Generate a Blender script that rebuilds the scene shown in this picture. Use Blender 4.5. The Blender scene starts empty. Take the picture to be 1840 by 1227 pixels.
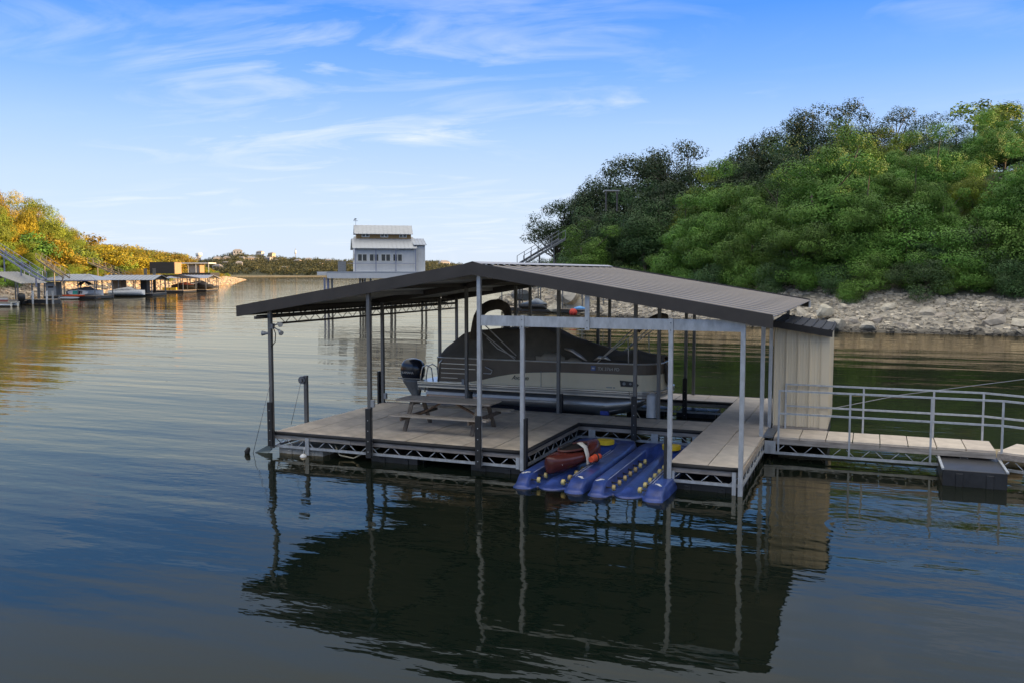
import bpy, bmesh, math, random
import numpy as np
from mathutils import Vector, Matrix, noise as mnoise

# ------------------------------------------------------------------ camera, sky, sun, exposure
SC = bpy.context.scene
COL = SC.collection
R = math.radians
F_PX, CXP, CYP = 1600.0, 920.0, 613.5
PITCH = math.atan(123.5 / F_PX)
YAW = R(-22)
CAM = Vector((0, 0, 4.5))
cd = bpy.data.cameras.new('camera')
cd.sensor_width = 36
cd.lens = F_PX / 1840 * 36
cd.clip_end = 6000
cam = bpy.data.objects.new('camera', cd)
cam.location = CAM
cam.rotation_euler = (R(90) - PITCH, 0, -YAW)
COL.objects.link(cam)
SC.camera = cam

SUN_AZ, SUN_EL = R(70), R(7)          # azimuth measured from +Y towards +X
wd = bpy.data.worlds.new('World')
SC.world = wd
wd.use_nodes = True
SKY_STRENGTH = 0.118
def build_world():
    nt = wd.node_tree
    nt.nodes.clear()
    N, L = nt.nodes.new, nt.links.new
    sky = N('ShaderNodeTexSky')
    sky.sky_type = 'NISHITA'
    sky.sun_disc = False
    sky.sun_elevation = SUN_EL
    sky.sun_rotation = SUN_AZ
    sky.air_density = 1.0
    sky.dust_density = 0.6
    sky.ozone_density = 1.6
    tc = N('ShaderNodeTexCoord')
    sep = N('ShaderNodeSeparateXYZ')
    L(tc.outputs['Generated'], sep.inputs[0])
    # pale horizon, deeper blue above, bright veil added overhead to light the dock
    ramp = N('ShaderNodeValToRGB')
    e = ramp.color_ramp.elements
    e[0].position, e[0].color = 0.0, (2.9, 3.35, 4.0, 1)
    e[1].position, e[1].color = 0.46, (2.0, 2.5, 3.6, 1)
    for ps, cl_ in ((0.05, (2.65, 3.2, 4.1)), (0.10, (2.3, 2.95, 4.15)), (0.15, (1.7, 2.55, 4.2)), (0.21, (0.85, 1.85, 4.3)), (0.275, (0.32, 1.28, 4.4)), (0.34, (1.2, 1.9, 3.9)), (0.66, (5.0, 5.1, 5.2)), (1.0, (9.2, 8.5, 7.5))):
        a = ramp.color_ramp.elements.new(ps); a.color = cl_ + (1,)
    L(sep.outputs['Z'], ramp.inputs[0])
    mix = N('ShaderNodeMix'); mix.data_type = 'RGBA'
    mix.inputs['Factor'].default_value = 0.90
    L(sky.outputs[0], mix.inputs['A'])
    L(ramp.outputs[0], mix.inputs['B'])
    # cirrus on a flat layer far above
    zc = N('ShaderNodeMath'); zc.operation = 'MAXIMUM'; zc.inputs[1].default_value = 0.02
    L(sep.outputs['Z'], zc.inputs[0])
    za = N('ShaderNodeMath'); za.operation = 'ADD'; za.inputs[1].default_value = 0.06
    L(zc.outputs[0], za.inputs[0])
    dx = N('ShaderNodeMath'); dx.operation = 'DIVIDE'; L(sep.outputs['X'], dx.inputs[0]); L(za.outputs[0], dx.inputs[1])
    dy = N('ShaderNodeMath'); dy.operation = 'DIVIDE'; L(sep.outputs['Y'], dy.inputs[0]); L(za.outputs[0], dy.inputs[1])
    cb = N('ShaderNodeCombineXYZ'); L(dx.outputs[0], cb.inputs[0]); L(dy.outputs[0], cb.inputs[1])
    mp = N('ShaderNodeMapping'); mp.inputs['Rotation'].default_value = (0, 0, R(-30)); mp.inputs['Scale'].default_value = (0.8, 1.25, 1)
    mp.inputs['Location'].default_value = (2.1, 0.9, 0)
    L(cb.outputs[0], mp.inputs[0])
    n1 = N('ShaderNodeTexNoise'); n1.inputs['Scale'].default_value = 1.15; n1.inputs['Detail'].default_value = 9; n1.inputs['Roughness'].default_value = 0.58; n1.inputs['Distortion'].default_value = 1.6
    L(mp.outputs[0], n1.inputs['Vector'])
    n2 = N('ShaderNodeTexNoise'); n2.inputs['Scale'].default_value = 0.5; n2.inputs['Detail'].default_value = 3
    L(mp.outputs[0], n2.inputs['Vector'])
    r1 = N('ShaderNodeValToRGB'); r1.color_ramp.elements[0].position = 0.48; r1.color_ramp.elements[1].position = 0.78
    L(n1.outputs[0], r1.inputs[0])
    r2 = N('ShaderNodeValToRGB'); r2.color_ramp.elements[0].position = 0.42; r2.color_ramp.elements[1].position = 0.66
    L(n2.outputs[0], r2.inputs[0])
    m = N('ShaderNodeMath'); m.operation = 'MULTIPLY'; L(r1.outputs[0], m.inputs[0]); L(r2.outputs[0], m.inputs[1])
    m2 = N('ShaderNodeMath'); m2.operation = 'MULTIPLY'; m2.inputs[1].default_value = 0.9; m2.use_clamp = True
    L(m.outputs[0], m2.inputs[0])
    mc = N('ShaderNodeMix'); mc.data_type = 'RGBA'
    mc.inputs['B'].default_value = (3.6, 3.8, 4.3, 1)
    L(m2.outputs[0], mc.inputs['Factor']); L(mix.outputs['Result'], mc.inputs['A'])
    bg = N('ShaderNodeBackground'); bg.inputs['Strength'].default_value = SKY_STRENGTH
    L(mc.outputs['Result'], bg.inputs['Color'])
    out = N('ShaderNodeOutputWorld'); L(bg.outputs[0], out.inputs[0])
build_world()

sd = bpy.data.lights.new('sun', 'SUN')
sd.energy = 5.0
sd.angle = R(0.5)
sd.color = (1.0, 0.65, 0.31)
sun = bpy.data.objects.new('sun', sd)
sdir = Vector((math.sin(SUN_AZ) * math.cos(SUN_EL), math.cos(SUN_AZ) * math.cos(SUN_EL), math.sin(SUN_EL)))
sun.rotation_euler = sdir.to_track_quat('Z', 'Y').to_euler()
sun.location = (60, 90, 60)
COL.objects.link(sun)
SC.view_settings.view_transform = 'Standard'
SC.view_settings.look = 'None'
SC.view_settings.gamma = 1
SC.view_settings.use_curve_mapping = False
SC.view_settings.exposure = 1.18
SC.cycles.use_denoising = True
SC.cycles.max_bounces = 6
SC.cycles.diffuse_bounces = 3
SC.cycles.glossy_bounces = 3
SC.cycles.transmission_bounces = 3
SC.cycles.caustics_reflective = False
SC.cycles.caustics_refractive = False

# ------------------------------------------------------------------ helpers
FW = Vector((math.sin(YAW) * math.cos(PITCH), math.cos(YAW) * math.cos(PITCH), -math.sin(PITCH)))
RT = Vector((math.cos(YAW), -math.sin(YAW), 0))
UPV = RT.cross(FW)
def ray(px, py): return FW + RT * ((px - CXP) / F_PX) + UPV * (-(py - CYP) / F_PX)
def at(px, py, z=None, X=None, Y=None, D=None):
    d = ray(px, py)
    if z is not None: t = (z - CAM.z) / d.z
    elif X is not None: t = X / d.x
    elif Y is not None: t = Y / d.y
    else: t = D
    return CAM + d * t
def proj(p):
    d = Vector(p) - CAM
    w = d.dot(FW)
    if w < 0.1: return None
    return CXP + F_PX * d.dot(RT) / w, CYP - F_PX * d.dot(UPV) / w
def lerp(a, b, t): return a + (b - a) * t
def interp(x, pts): return float(np.interp(x, [p[0] for p in pts], [p[1] for p in pts]))
def sstep(a, b, x):
    t = min(1, max(0, (x - a) / (b - a))); return t * t * (3 - 2 * t)

MATS = {}
def mat(name, color, rough=0.6, metal=0.0, var=0.0, scale=3.0, stretch=(1, 1, 1), bump=0.0, bscale=None, dark=None, rnd=0.0, trans=0.0, island=0.0, detail=6, spec=0.5, tone=0.0):
    """procedural material: base colour with noise variation, optional bump and per-object variation"""
    if name in MATS: return MATS[name]
    m = bpy.data.materials.new(name); m.use_nodes = True
    nt = m.node_tree; N, L = nt.nodes.new, nt.links.new
    b = nt.nodes['Principled BSDF']
    b.inputs['Roughness'].default_value = rough
    b.inputs['Metallic'].default_value = metal
    b.inputs['Specular IOR Level'].default_value = spec
    c = tuple(color) + (1,)
    tc = N('ShaderNodeTexCoord')
    mp = N('ShaderNodeMapping'); mp.inputs['Scale'].default_value = stretch
    L(tc.outputs['Object'], mp.inputs[0])
    nz = N('ShaderNodeTexNoise'); nz.inputs['Scale'].default_value = scale; nz.inputs['Detail'].default_value = detail; nz.inputs['Roughness'].default_value = 0.6
    L(mp.outputs[0], nz.inputs['Vector'])
    rp = N('ShaderNodeValToRGB')
    rp.color_ramp.elements[0].position = 0.3; rp.color_ramp.elements[1].position = 0.7
    lo = dark if dark else tuple(v * (1 - var) for v in color)
    hi = tuple(min(1, v * (1 + var * 0.6)) for v in color)
    rp.color_ramp.elements[0].color = tuple(lo) + (1,)
    rp.color_ramp.elements[1].color = hi + (1,)
    L(nz.outputs[0], rp.inputs[0])
    colour = rp.outputs[0]
    if rnd or island or tone:
        vsrc = None
        hs = N('ShaderNodeHueSaturation')
        L(colour, hs.inputs['Color'])
        if rnd:
            oi = N('ShaderNodeObjectInfo'); src = oi.outputs['Random']; amt = rnd
            mr = N('ShaderNodeMapRange'); mr.inputs['To Min'].default_value = 1 - amt; mr.inputs['To Max'].default_value = 1 + amt
            L(src, mr.inputs[0]); vsrc = mr.outputs[0]
            mh = N('ShaderNodeMapRange'); mh.inputs['To Min'].default_value = 0.5 - amt * 0.06; mh.inputs['To Max'].default_value = 0.5 + amt * 0.06
            L(src, mh.inputs[0]); L(mh.outputs[0], hs.inputs['Hue'])
        if island:
            g = N('ShaderNodeNewGeometry')
            mi = N('ShaderNodeMapRange'); mi.inputs['To Min'].default_value = 1 - island; mi.inputs['To Max'].default_value = 1 + island
            L(g.outputs['Random Per Island'], mi.inputs[0])
            if vsrc is not None:
                mm = N('ShaderNodeMath'); mm.operation = 'MULTIPLY'; L(vsrc, mm.inputs[0]); L(mi.outputs[0], mm.inputs[1]); vsrc = mm.outputs[0]
            else: vsrc = mi.outputs[0]
        if tone:
            at_ = N('ShaderNodeAttribute'); at_.attribute_name = 'tone'
            mt_ = N('ShaderNodeMapRange'); mt_.inputs['To Min'].default_value = 1 - tone; mt_.inputs['To Max'].default_value = 1 + tone
            L(at_.outputs['Fac'], mt_.inputs[0])
            if vsrc is not None:
                mm = N('ShaderNodeMath'); mm.operation = 'MULTIPLY'; L(vsrc, mm.inputs[0]); L(mt_.outputs[0], mm.inputs[1]); vsrc = mm.outputs[0]
            else: vsrc = mt_.outputs[0]
        L(vsrc, hs.inputs['Value'])
        colour = hs.outputs[0]
    L(colour, b.inputs['Base Color'])
    if bump:
        n2 = N('ShaderNodeTexNoise'); n2.inputs['Scale'].default_value = bscale or scale * 4; n2.inputs['Detail'].default_value = 5
        L(mp.outputs[0], n2.inputs['Vector'])
        bp = N('ShaderNodeBump'); bp.inputs['Strength'].default_value = 1; bp.inputs['Distance'].default_value = bump
        L(n2.outputs[0], bp.inputs['Height']); L(bp.outputs[0], b.inputs['Normal'])
    if trans:
        t = N('ShaderNodeBsdfTranslucent'); L(colour, t.inputs['Color'])
        mx = N('ShaderNodeMixShader'); mx.inputs[0].default_value = trans
        L(b.outputs[0], mx.inputs[1]); L(t.outputs[0], mx.inputs[2])
        L(mx.outputs[0], nt.nodes['Material Output'].inputs[0])
    MATS[name] = m
    return m

class MB:
    """collects shapes; build() links them as ONE mesh object"""
    def __init__(s): s.v = []; s.f = []; s.sm = []
    def add(s, vs, fs, smooth=False):
        o = len(s.v); s.v += [tuple(v) for v in vs]
        s.f += [tuple(i + o for i in f) for f in fs]; s.sm += [smooth] * len(fs)
        return s
    def box(s, c, d, rz=0.0, M=None):
        hx, hy, hz = d[0] / 2, d[1] / 2, d[2] / 2
        vs = [Vector((x * hx, y * hy, z * hz)) for x in (-1, 1) for y in (-1, 1) for z in (-1, 1)]
        if M is None: M = Matrix.Rotation(rz, 3, 'Z')
        vs = [M @ v + Vector(c) for v in vs]
        return s.add(vs, [(0, 1, 3, 2), (4, 6, 7, 5), (0, 4, 5, 1), (2, 3, 7, 6), (0, 2, 6, 4), (1, 5, 7, 3)])
    def lim(s, x0, x1, y0, y1, z0, z1):
        return s.box(((x0 + x1) / 2, (y0 + y1) / 2, (z0 + z1) / 2), (abs(x1 - x0), abs(y1 - y0), abs(z1 - z0)))
    def bar(s, a, b, w, h, up=(0, 0, 1)):
        a, b = Vector(a), Vector(b); d = (b - a)
        l = d.length; z = d / l
        x = Vector(up).cross(z)
        if x.length < 1e-3: x = Vector((1, 0, 0)).cross(z)
        x.normalize(); y = z.cross(x)
        M = Matrix((x, y, z)).transposed()
        return s.box((a + b) / 2, (w, h, l), M=M)
    def tube(s, pts, r, n=8, cap=True, closed=False):
        pts = [Vector(p) for p in pts]; k = len(pts)
        rr = r if isinstance(r, (list, tuple)) else [r] * k
        vs = []; fs = []; px = None
        for i, p in enumerate(pts):
            if closed: d = pts[(i + 1) % k] - pts[i - 1]
            else: d = pts[min(i + 1, k - 1)] - pts[max(i - 1, 0)]
            d.normalize()
            if px is None:
                px = d.orthogonal().normalized()
            else:
                px = (px - d * px.dot(d)); px = px.normalized() if px.length > 1e-6 else d.orthogonal().normalized()
            py = d.cross(px)
            for j in range(n):
                a = 2 * math.pi * j / n
                vs.append(p + (px * math.cos(a) + py * math.sin(a)) * rr[i])
        for i in range(k if closed else k - 1):
            i2 = (i + 1) % k
            for j in range(n):
                fs.append((i * n + j, i * n + (j + 1) % n, i2 * n + (j + 1) % n, i2 * n + j))
        s.add(vs, fs, True)
        if cap and not closed:
            o = len(s.v) - len(vs)
            s.f += [tuple(o + j for j in range(n))[::-1], tuple(o + (k - 1) * n + j for j in range(n))]; s.sm += [False, False]
        return s
    def loft(s, rings, closed=True, caps=True, smooth=True):
        n = len(rings[0]); o = len(s.v); k = len(rings); fs = []
        for i in range(k - 1):
            for j in range(n if closed else n - 1):
                fs.append((i * n + j, i * n + (j + 1) % n, (i + 1) * n + (j + 1) % n, (i + 1) * n + j))
        s.add([p for r in rings for p in r], fs, smooth)
        if caps and closed:
            s.f += [tuple(o + j for j in range(n))[::-1], tuple(o + (k - 1) * n + j for j in range(n))]; s.sm += [False, False]
        return s
    def prism(s, poly, z0, z1):
        n = len(poly)
        vs = [(p[0], p[1], z0) for p in poly] + [(p[0], p[1], z1) for p in poly]
        fs = [tuple(range(n))[::-1], tuple(range(n, 2 * n))] + [(i, (i + 1) % n, n + (i + 1) % n, n + i) for i in range(n)]
        return s.add(vs, fs)
    def slab(s, a, b, c, d, t):
        """quad a b c d extruded down by t"""
        q = [Vector(p) for p in (a, b, c, d)]; w = [p - Vector((0, 0, t)) for p in q]
        return s.add(q + w, [(0, 1, 2, 3), (7, 6, 5, 4), (0, 4, 5, 1), (1, 5, 6, 2), (2, 6, 7, 3), (3, 7, 4, 0)])
    def mesh(s, name, org=(0, 0, 0)):
        me = bpy.data.meshes.new(name); o = Vector(org)
        me.from_pydata([tuple(Vector(v) - o) for v in s.v], [], s.f)
        me.polygons.foreach_set('use_smooth', s.sm); me.update()
        bm = bmesh.new(); bm.from_mesh(me); bmesh.ops.recalc_face_normals(bm, faces=bm.faces); bm.to_mesh(me); bm.free()
        return me
    def build(s, name, m, parent=None, org=None, bevel=0.0):
        """org: the point (in the coordinates used) at which the object's origin lies; defaults to the root's base for world-built things"""
        if org is None: org = parent['_o'] if parent is not None and '_o' in parent else (0, 0, 0)
        me = s.mesh(name, org); me.materials.append(m)
        ob = bpy.data.objects.new(name, me); COL.objects.link(ob)
        if parent is not None: ob.parent = parent; ob['_o'] = list(org)
        if bevel:
            bv = ob.modifiers.new('bevel', 'BEVEL'); bv.width = bevel; bv.segments = 2; bv.limit_method = 'ANGLE'
        return ob

def tag(o, label, cat=None, group=None, kind=None):
    if label: o['label'] = label
    if cat: o['category'] = cat
    if group: o['group'] = group
    if kind: o['kind'] = kind
    return o
def thing(name, base, label, cat, group=None, rz=0.0, local=False):
    """an Empty at the thing's base; world-built parts are shifted by the base, local ones are not"""
    o = bpy.data.objects.new(name, None); COL.objects.link(o); o.empty_display_size = 0.3
    o.location = base; o.rotation_euler = (0, 0, rz)
    o['_o'] = [0.0, 0.0, 0.0] if local else list(Vector(base))
    return tag(o, label, cat, group)
def inst(name, me, parent, loc, rot=(0, 0, 0), scale=(1, 1, 1)):
    """one more object with shared mesh data; loc in the parent's building coordinates"""
    ob = bpy.data.objects.new(name, me); COL.objects.link(ob)
    if parent is not None:
        ob.parent = parent; o = Vector(parent['_o']) if '_o' in parent else Vector()
        ob.location = Vector(loc) - o
    else: ob.location = loc
    ob.rotation_euler = rot; ob.scale = scale
    return ob
def copy_tree(o, parent=None):
    c = o.copy(); COL.objects.link(c)
    if parent is not None: c.parent = parent
    for ch in list(o.children): copy_tree(ch, c)
    return c
def text_part(name, body, size, m, parent, loc, rot, shear=0.0, extrude=0.004, org=None):
    cu = bpy.data.curves.new(name, 'FONT'); cu.body = body; cu.size = size; cu.extrude = extrude; cu.shear = shear
    t = bpy.data.objects.new(name, cu); COL.objects.link(t)
    bpy.context.view_layer.update()
    me = bpy.data.meshes.new_from_object(t.evaluated_get(bpy.context.evaluated_depsgraph_get()))
    bpy.data.objects.remove(t); bpy.data.curves.remove(cu)
    me.name = name; me.materials.clear(); me.materials.append(m)
    return inst(name, me, parent, loc, rot)
ORD = ['first', 'second', 'third', 'fourth', 'fifth', 'sixth', 'seventh', 'eighth', 'ninth', 'tenth', 'eleventh', 'twelfth', 'thirteenth', 'fourteenth', 'fifteenth', 'sixteenth', 'seventeenth', 'eighteenth', 'nineteenth']
TENS = ['', '', 'twenty', 'thirty', 'forty', 'fifty', 'sixty', 'seventy', 'eighty', 'ninety']
def ordinal(i):      # 0-based
    n = i + 1
    if n < 20: return ORD[n - 1]
    if n >= 100: return 'hundred and ' + ordinal(n - 101) if n > 100 else 'hundredth'
    t, u = divmod(n, 10)
    return TENS[t] + '-' + ORD[u - 1] if u else TENS[t][:-1] + 'ieth'

# ------------------------------------------------------------------ materials
GALV = mat('galvanised_steel', (0.47, 0.49, 0.50), 0.45, 0.4, var=0.25, scale=9, stretch=(1, 1, 0.4), bump=0.0008)
GALVD = mat('dull_steel', (0.20, 0.21, 0.22), 0.5, 0.5, var=0.3, scale=7)
BLACKP = mat('black_plastic', (0.016, 0.017, 0.018), 0.5, var=0.4, scale=5, bump=0.001)
RUBBER = mat('black_rubber', (0.022, 0.021, 0.02), 0.7, var=0.4, scale=6)
FLOATB = mat('float_plastic', (0.02, 0.021, 0.024), 0.42, var=0.45, scale=3, bump=0.003)
FLOATW = mat('weathered_float', (0.42, 0.38, 0.31), 0.8, var=0.5, scale=5, bump=0.004)
WOODG = mat('weathered_wood', (0.36, 0.31, 0.26), 0.85, var=0.5, scale=2.5, stretch=(1, 8, 8), bump=0.002, rnd=0.12)
WOODY = mat('weathered_wood_depth', (0.38, 0.31, 0.23), 0.85, var=0.5, scale=2.5, stretch=(8, 1, 8), bump=0.002, rnd=0.12)
WOODT = mat('grey_table_wood', (0.43, 0.37, 0.29), 0.8, var=0.4, scale=3, stretch=(1, 10, 10), bump=0.002, rnd=0.1)
WOODB = mat('brown_table_wood', (0.17, 0.135, 0.10), 0.8, var=0.45, scale=3, stretch=(4, 4, 1), bump=0.002, rnd=0.1)
DECK = mat('deck_panel', (0.60, 0.505, 0.385), 0.85, var=0.34, scale=1.7, bump=0.0025, bscale=60, rnd=0.06, detail=10)
DECKB = mat('deck_panel_pale', (0.60, 0.52, 0.42), 0.85, var=0.2, scale=2.4, bump=0.002, bscale=60, rnd=0.06, detail=10)
ROOFD = mat('brown_roof_metal', (0.085, 0.072, 0.066), 0.5, 0.1, var=0.2, scale=1.2)
FASC = mat('bronze_fascia', (0.048, 0.040, 0.033), 0.45, 0.1, var=0.28, scale=1.6)
CEIL = mat('grey_ceiling_metal', (0.50, 0.50, 0.48), 0.5, 0.0, var=0.15, scale=1.5)
BEAMD = mat('bronze_beam', (0.05, 0.046, 0.042), 0.5, var=0.2, scale=2)
POSTD = mat('painted_dark_post', (0.17, 0.17, 0.165), 0.45, 0.4, var=0.25, scale=6, stretch=(1, 1, 0.3))
BEIGE = mat('beige_wall_metal', (0.74, 0.64, 0.46), 0.5, var=0.08, scale=1.0, stretch=(1, 1, 0.3))
BLKROOF = mat('black_roof_metal', (0.016, 0.016, 0.017), 0.7, 0.0, var=0.3, scale=2)
ROPE = mat('rope', (0.42, 0.36, 0.26), 0.9, var=0.3, scale=40)
WIRE = mat('wire_cable', (0.30, 0.30, 0.29), 0.5, 0.5, var=0.2, scale=30)
WHITEP = mat('white_plastic', (0.72, 0.71, 0.67), 0.5, var=0.12, scale=4)
GREYP = mat('grey_plastic', (0.30, 0.31, 0.31), 0.5, var=0.15, scale=4)
ALU = mat('aluminium', (0.62, 0.61, 0.58), 0.28, 0.8, var=0.12, scale=4, stretch=(0.3, 1, 1))
ALUD = mat('pontoon_aluminium', (0.34, 0.33, 0.31), 0.32, 0.75, var=0.25, scale=2, stretch=(0.3, 1, 1))
BOATW = mat('cream_boat_panel', (0.92, 0.78, 0.52), 0.32, var=0.06, scale=2)
BOATB = mat('brown_boat_stripe', (0.13, 0.10, 0.072), 0.35, var=0.15, scale=2)
CANVAS = mat('brown_canvas', (0.20, 0.17, 0.125), 0.9, var=0.25, scale=2.2, bump=0.012, bscale=3.0)
CANVASK = mat('dark_canvas', (0.12, 0.10, 0.075), 0.9, var=0.3, scale=3, bump=0.012, bscale=6)
ENGB = mat('engine_cowl', (0.022, 0.026, 0.038), 0.16, 0.1, var=0.2, scale=2)
ENGG = mat('engine_grey', (0.24, 0.24, 0.23), 0.4, 0.2, var=0.3, scale=3)
INK = mat('dark_lettering', (0.02, 0.02, 0.02), 0.5)
LETW = mat('pale_lettering', (0.70, 0.67, 0.60), 0.5)
BLUED = mat('blue_decal', (0.10, 0.17, 0.42), 0.5)
SEATB = mat('tan_vinyl', (0.40, 0.35, 0.27), 0.5, var=0.15, scale=3)
BLUEP = mat('blue_float_plastic', (0.034, 0.068, 0.25), 0.3, var=0.5, scale=3.4, bump=0.003, bscale=14)
CREAMW = mat('cream_roller', (0.46, 0.36, 0.15), 0.6, var=0.3, scale=10, rnd=0.25)
YELLOW = mat('yellow_pad', (0.78, 0.54, 0.02), 0.6, var=0.12, scale=6)
KAYAK = mat('maroon_kayak', (0.10, 0.022, 0.016), 0.27, var=0.35, scale=2)
ORANGE = mat('orange_vest', (0.72, 0.09, 0.03), 0.8, var=0.2, scale=8)
CLOTH = mat('white_strap', (0.62, 0.58, 0.50), 0.9, var=0.15, scale=9)
BLUEBOX = mat('blue_plastic', (0.03, 0.06, 0.32), 0.5, var=0.2, scale=6)
BARK = mat('bark', (0.10, 0.082, 0.062), 0.9, var=0.5, scale=4, stretch=(3, 3, 0.6))

# ------------------------------------------------------------------ water
def water_material():
    m = bpy.data.materials.new('lake_water'); m.use_nodes = True
    nt = m.node_tree; N, L = nt.nodes.new, nt.links.new
    nt.nodes.remove(nt.nodes['Principled BSDF'])
    geo = N('ShaderNodeNewGeometry')
    def wave(scale, rot, stretch, detail, rough=0.5, dist=0.0):
        mp = N('ShaderNodeMapping'); mp.vector_type = 'POINT'
        mp.inputs['Rotation'].default_value = (0, 0, rot); mp.inputs['Scale'].default_value = stretch
        L(geo.outputs['Position'], mp.inputs[0])
        n = N('ShaderNodeTexNoise'); n.inputs['Scale'].default_value = scale; n.inputs['Detail'].default_value = detail; n.inputs['Roughness'].default_value = rough; n.inputs['Distortion'].default_value = dist
        L(mp.outputs[0], n.inputs['Vector']); return n.outputs[0]
    def math_(op, a, b):
        q = N('ShaderNodeMath'); q.operation = op
        for i, x in enumerate((a, b)):
            if isinstance(x, (int, float)): q.inputs[i].default_value = x
            else: L(x, q.inputs[i])
        return q.outputs[0]
    swell = wave(0.34, R(-18), (0.16, 1.0, 1), 3, 0.45)
    mid = wave(1.5, R(-26), (0.35, 1.0, 1), 3, 0.5)
    small = wave(7.0, R(-12), (0.45, 1.0, 1), 2, 0.5)
    # calm and ruffled patches
    patch = wave(0.045, R(-20), (0.35, 1.0, 1), 2)
    pr = N('ShaderNodeMapRange'); pr.inputs['From Min'].default_value = 0.38; pr.inputs['From Max'].default_value = 0.66; pr.inputs['To Min'].default_value = 0.35; pr.inputs['To Max'].default_value = 1.5
    L(patch, pr.inputs[0])
    pw_ = N('ShaderNodeMapRange'); pw_.inputs['From Min'].default_value = 0.35; pw_.inputs['From Max'].default_value = 0.65; pw_.inputs['To Min'].default_value = 0.0; pw_.inputs['To Max'].default_value = 0.05
    L(patch, pw_.inputs[0])
    h = math_('ADD', math_('MULTIPLY', swell, 0.085), math_('MULTIPLY', math_('ADD', math_('MULTIPLY', mid, 0.016), math_('MULTIPLY', small, 0.0024)), pr.outputs[0]))
    # rings spreading from a drip beside the gangway
    c = at(1535, 945, z=0)
    sub = N('ShaderNodeVectorMath'); sub.operation = 'SUBTRACT'; L(geo.outputs['Position'], sub.inputs[0]); sub.inputs[1].default_value = c
    ln = N('ShaderNodeVectorMath'); ln.operation = 'LENGTH'; L(sub.outputs[0], ln.inputs[0])
    sn = math_('SINE', math_('MULTIPLY', ln.outputs['Value'], 26.0), 0)
    fall = math_('POWER', 2.718, math_('MULTIPLY', ln.outputs['Value'], -1.0))
    h = math_('ADD', h, math_('MULTIPLY', math_('MULTIPLY', sn, fall), 0.0016))
    bp = N('ShaderNodeBump'); bp.inputs['Strength'].default_value = 1; bp.inputs['Distance'].default_value = 1.0
    L(h, bp.inputs['Height'])
    fr = N('ShaderNodeFresnel'); fr.inputs['IOR'].default_value = 1.52; L(bp.outputs[0], fr.inputs['Normal'])
    df = N('ShaderNodeBsdfDiffuse'); df.inputs['Color'].default_value = (0.002, 0.006, 0.004, 1)
    gl = N('ShaderNodeBsdfGlossy'); gl.inputs['Roughness'].default_value = 0.02; gl.inputs['Color'].default_value = (1.0, 0.84, 0.60, 1)  # warm tint put into the reflection in place of a peach sky
    L(bp.outputs[0], gl.inputs['Normal'])
    # fine wind chop below the size of the bump: a broader lobe
    gr_ = N('ShaderNodeBsdfGlossy'); gr_.inputs['Roughness'].default_value = 0.42; gr_.inputs['Color'].default_value = (1.0, 0.91, 0.79, 1)
    L(bp.outputs[0], gr_.inputs['Normal'])
    g2 = N('ShaderNodeMixShader'); L(pw_.outputs[0], g2.inputs[0]); L(gl.outputs[0], g2.inputs[1]); L(gr_.outputs[0], g2.inputs[2])
    mx = N('ShaderNodeMixShader'); L(fr.outputs[0], mx.inputs[0]); L(df.outputs[0], mx.inputs[1]); L(g2.outputs[0], mx.inputs[2])
    L(mx.outputs[0], nt.nodes['Material Output'].inputs[0])
    return m
wb = MB(); wb.add([(-2600, -500, 0), (1500, -500, 0), (1500, 2600, 0), (-2600, 2600, 0)], [(0, 1, 2, 3)])
tag(wb.build('lake', water_material()), 'dark calm lake water reflecting the dock, hills and sky', kind='structure')

# ------------------------------------------------------------------ land
def seg_dist(px, py, poly):
    """distance of points to an open polyline"""
    best = np.full(px.shape, 1e9)
    for (x0, y0), (x1, y1) in zip(poly[:-1], poly[1:]):
        dx, dy = x1 - x0, y1 - y0
        t = np.clip(((px - x0) * dx + (py - y0) * dy) / (dx * dx + dy * dy), 0, 1)
        best = np.minimum(best, np.hypot(px - (x0 + t * dx), py - (y0 + t * dy)))
    return best
def inside(px, py, poly):
    r = np.zeros(px.shape, bool); n = len(poly); j = n - 1
    for i in range(n):
        xi, yi = poly[i]; xj, yj = poly[j]
        if yi != yj:
            c = ((yi > py) != (yj > py)) & (px < (xj - xi) * (py - yi) / (yj - yi) + xi)
            r ^= c
        j = i
    return r
def fnoise(x, y, s, seed=0.0):
    return np.array([mnoise.noise(Vector((a * s + seed, b * s - seed, seed))) for a, b in zip(np.ravel(x), np.ravel(y))]).reshape(np.shape(x))
RSH = [(56, -60), (50, -20), (48, 15), (52, 42), (44, 60), (25, 71), (10, 72.2), (-3, 72.1), (-10, 77), (-18, 83), (-29, 92), (-40, 103), (-54, 128), (-65, 156), (-68, 170), (-58, 190), (-20, 215), (80, 260), (230, 290)]
RLAND = RSH + [(230, -60)]
LSH = [(-66, -60), (-80, 10), (-94, 48), (-112, 76), (-132, 100), (-146, 126), (-154, 148), (-178, 196), (-240, 292), (-338, 421), (-352, 440), (-372, 446), (-420, 430), (-640, 420), (-760, 380)]
LLAND = LSH + [(-760, -60)]
def rcrest(x): return np.interp(x, [-75, -60, -45, -30, -12, 10, 40, 90], [1.0, 2.6, 6.0, 10.0, 13.0, 16.0, 18.0, 19.0])
def lcrest(y): return np.interp(y, [0, 80, 115, 150, 200, 300, 400, 450], [15, 14.5, 12, 6.5, 6.5, 6.5, 3.2, 0.4])
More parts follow.
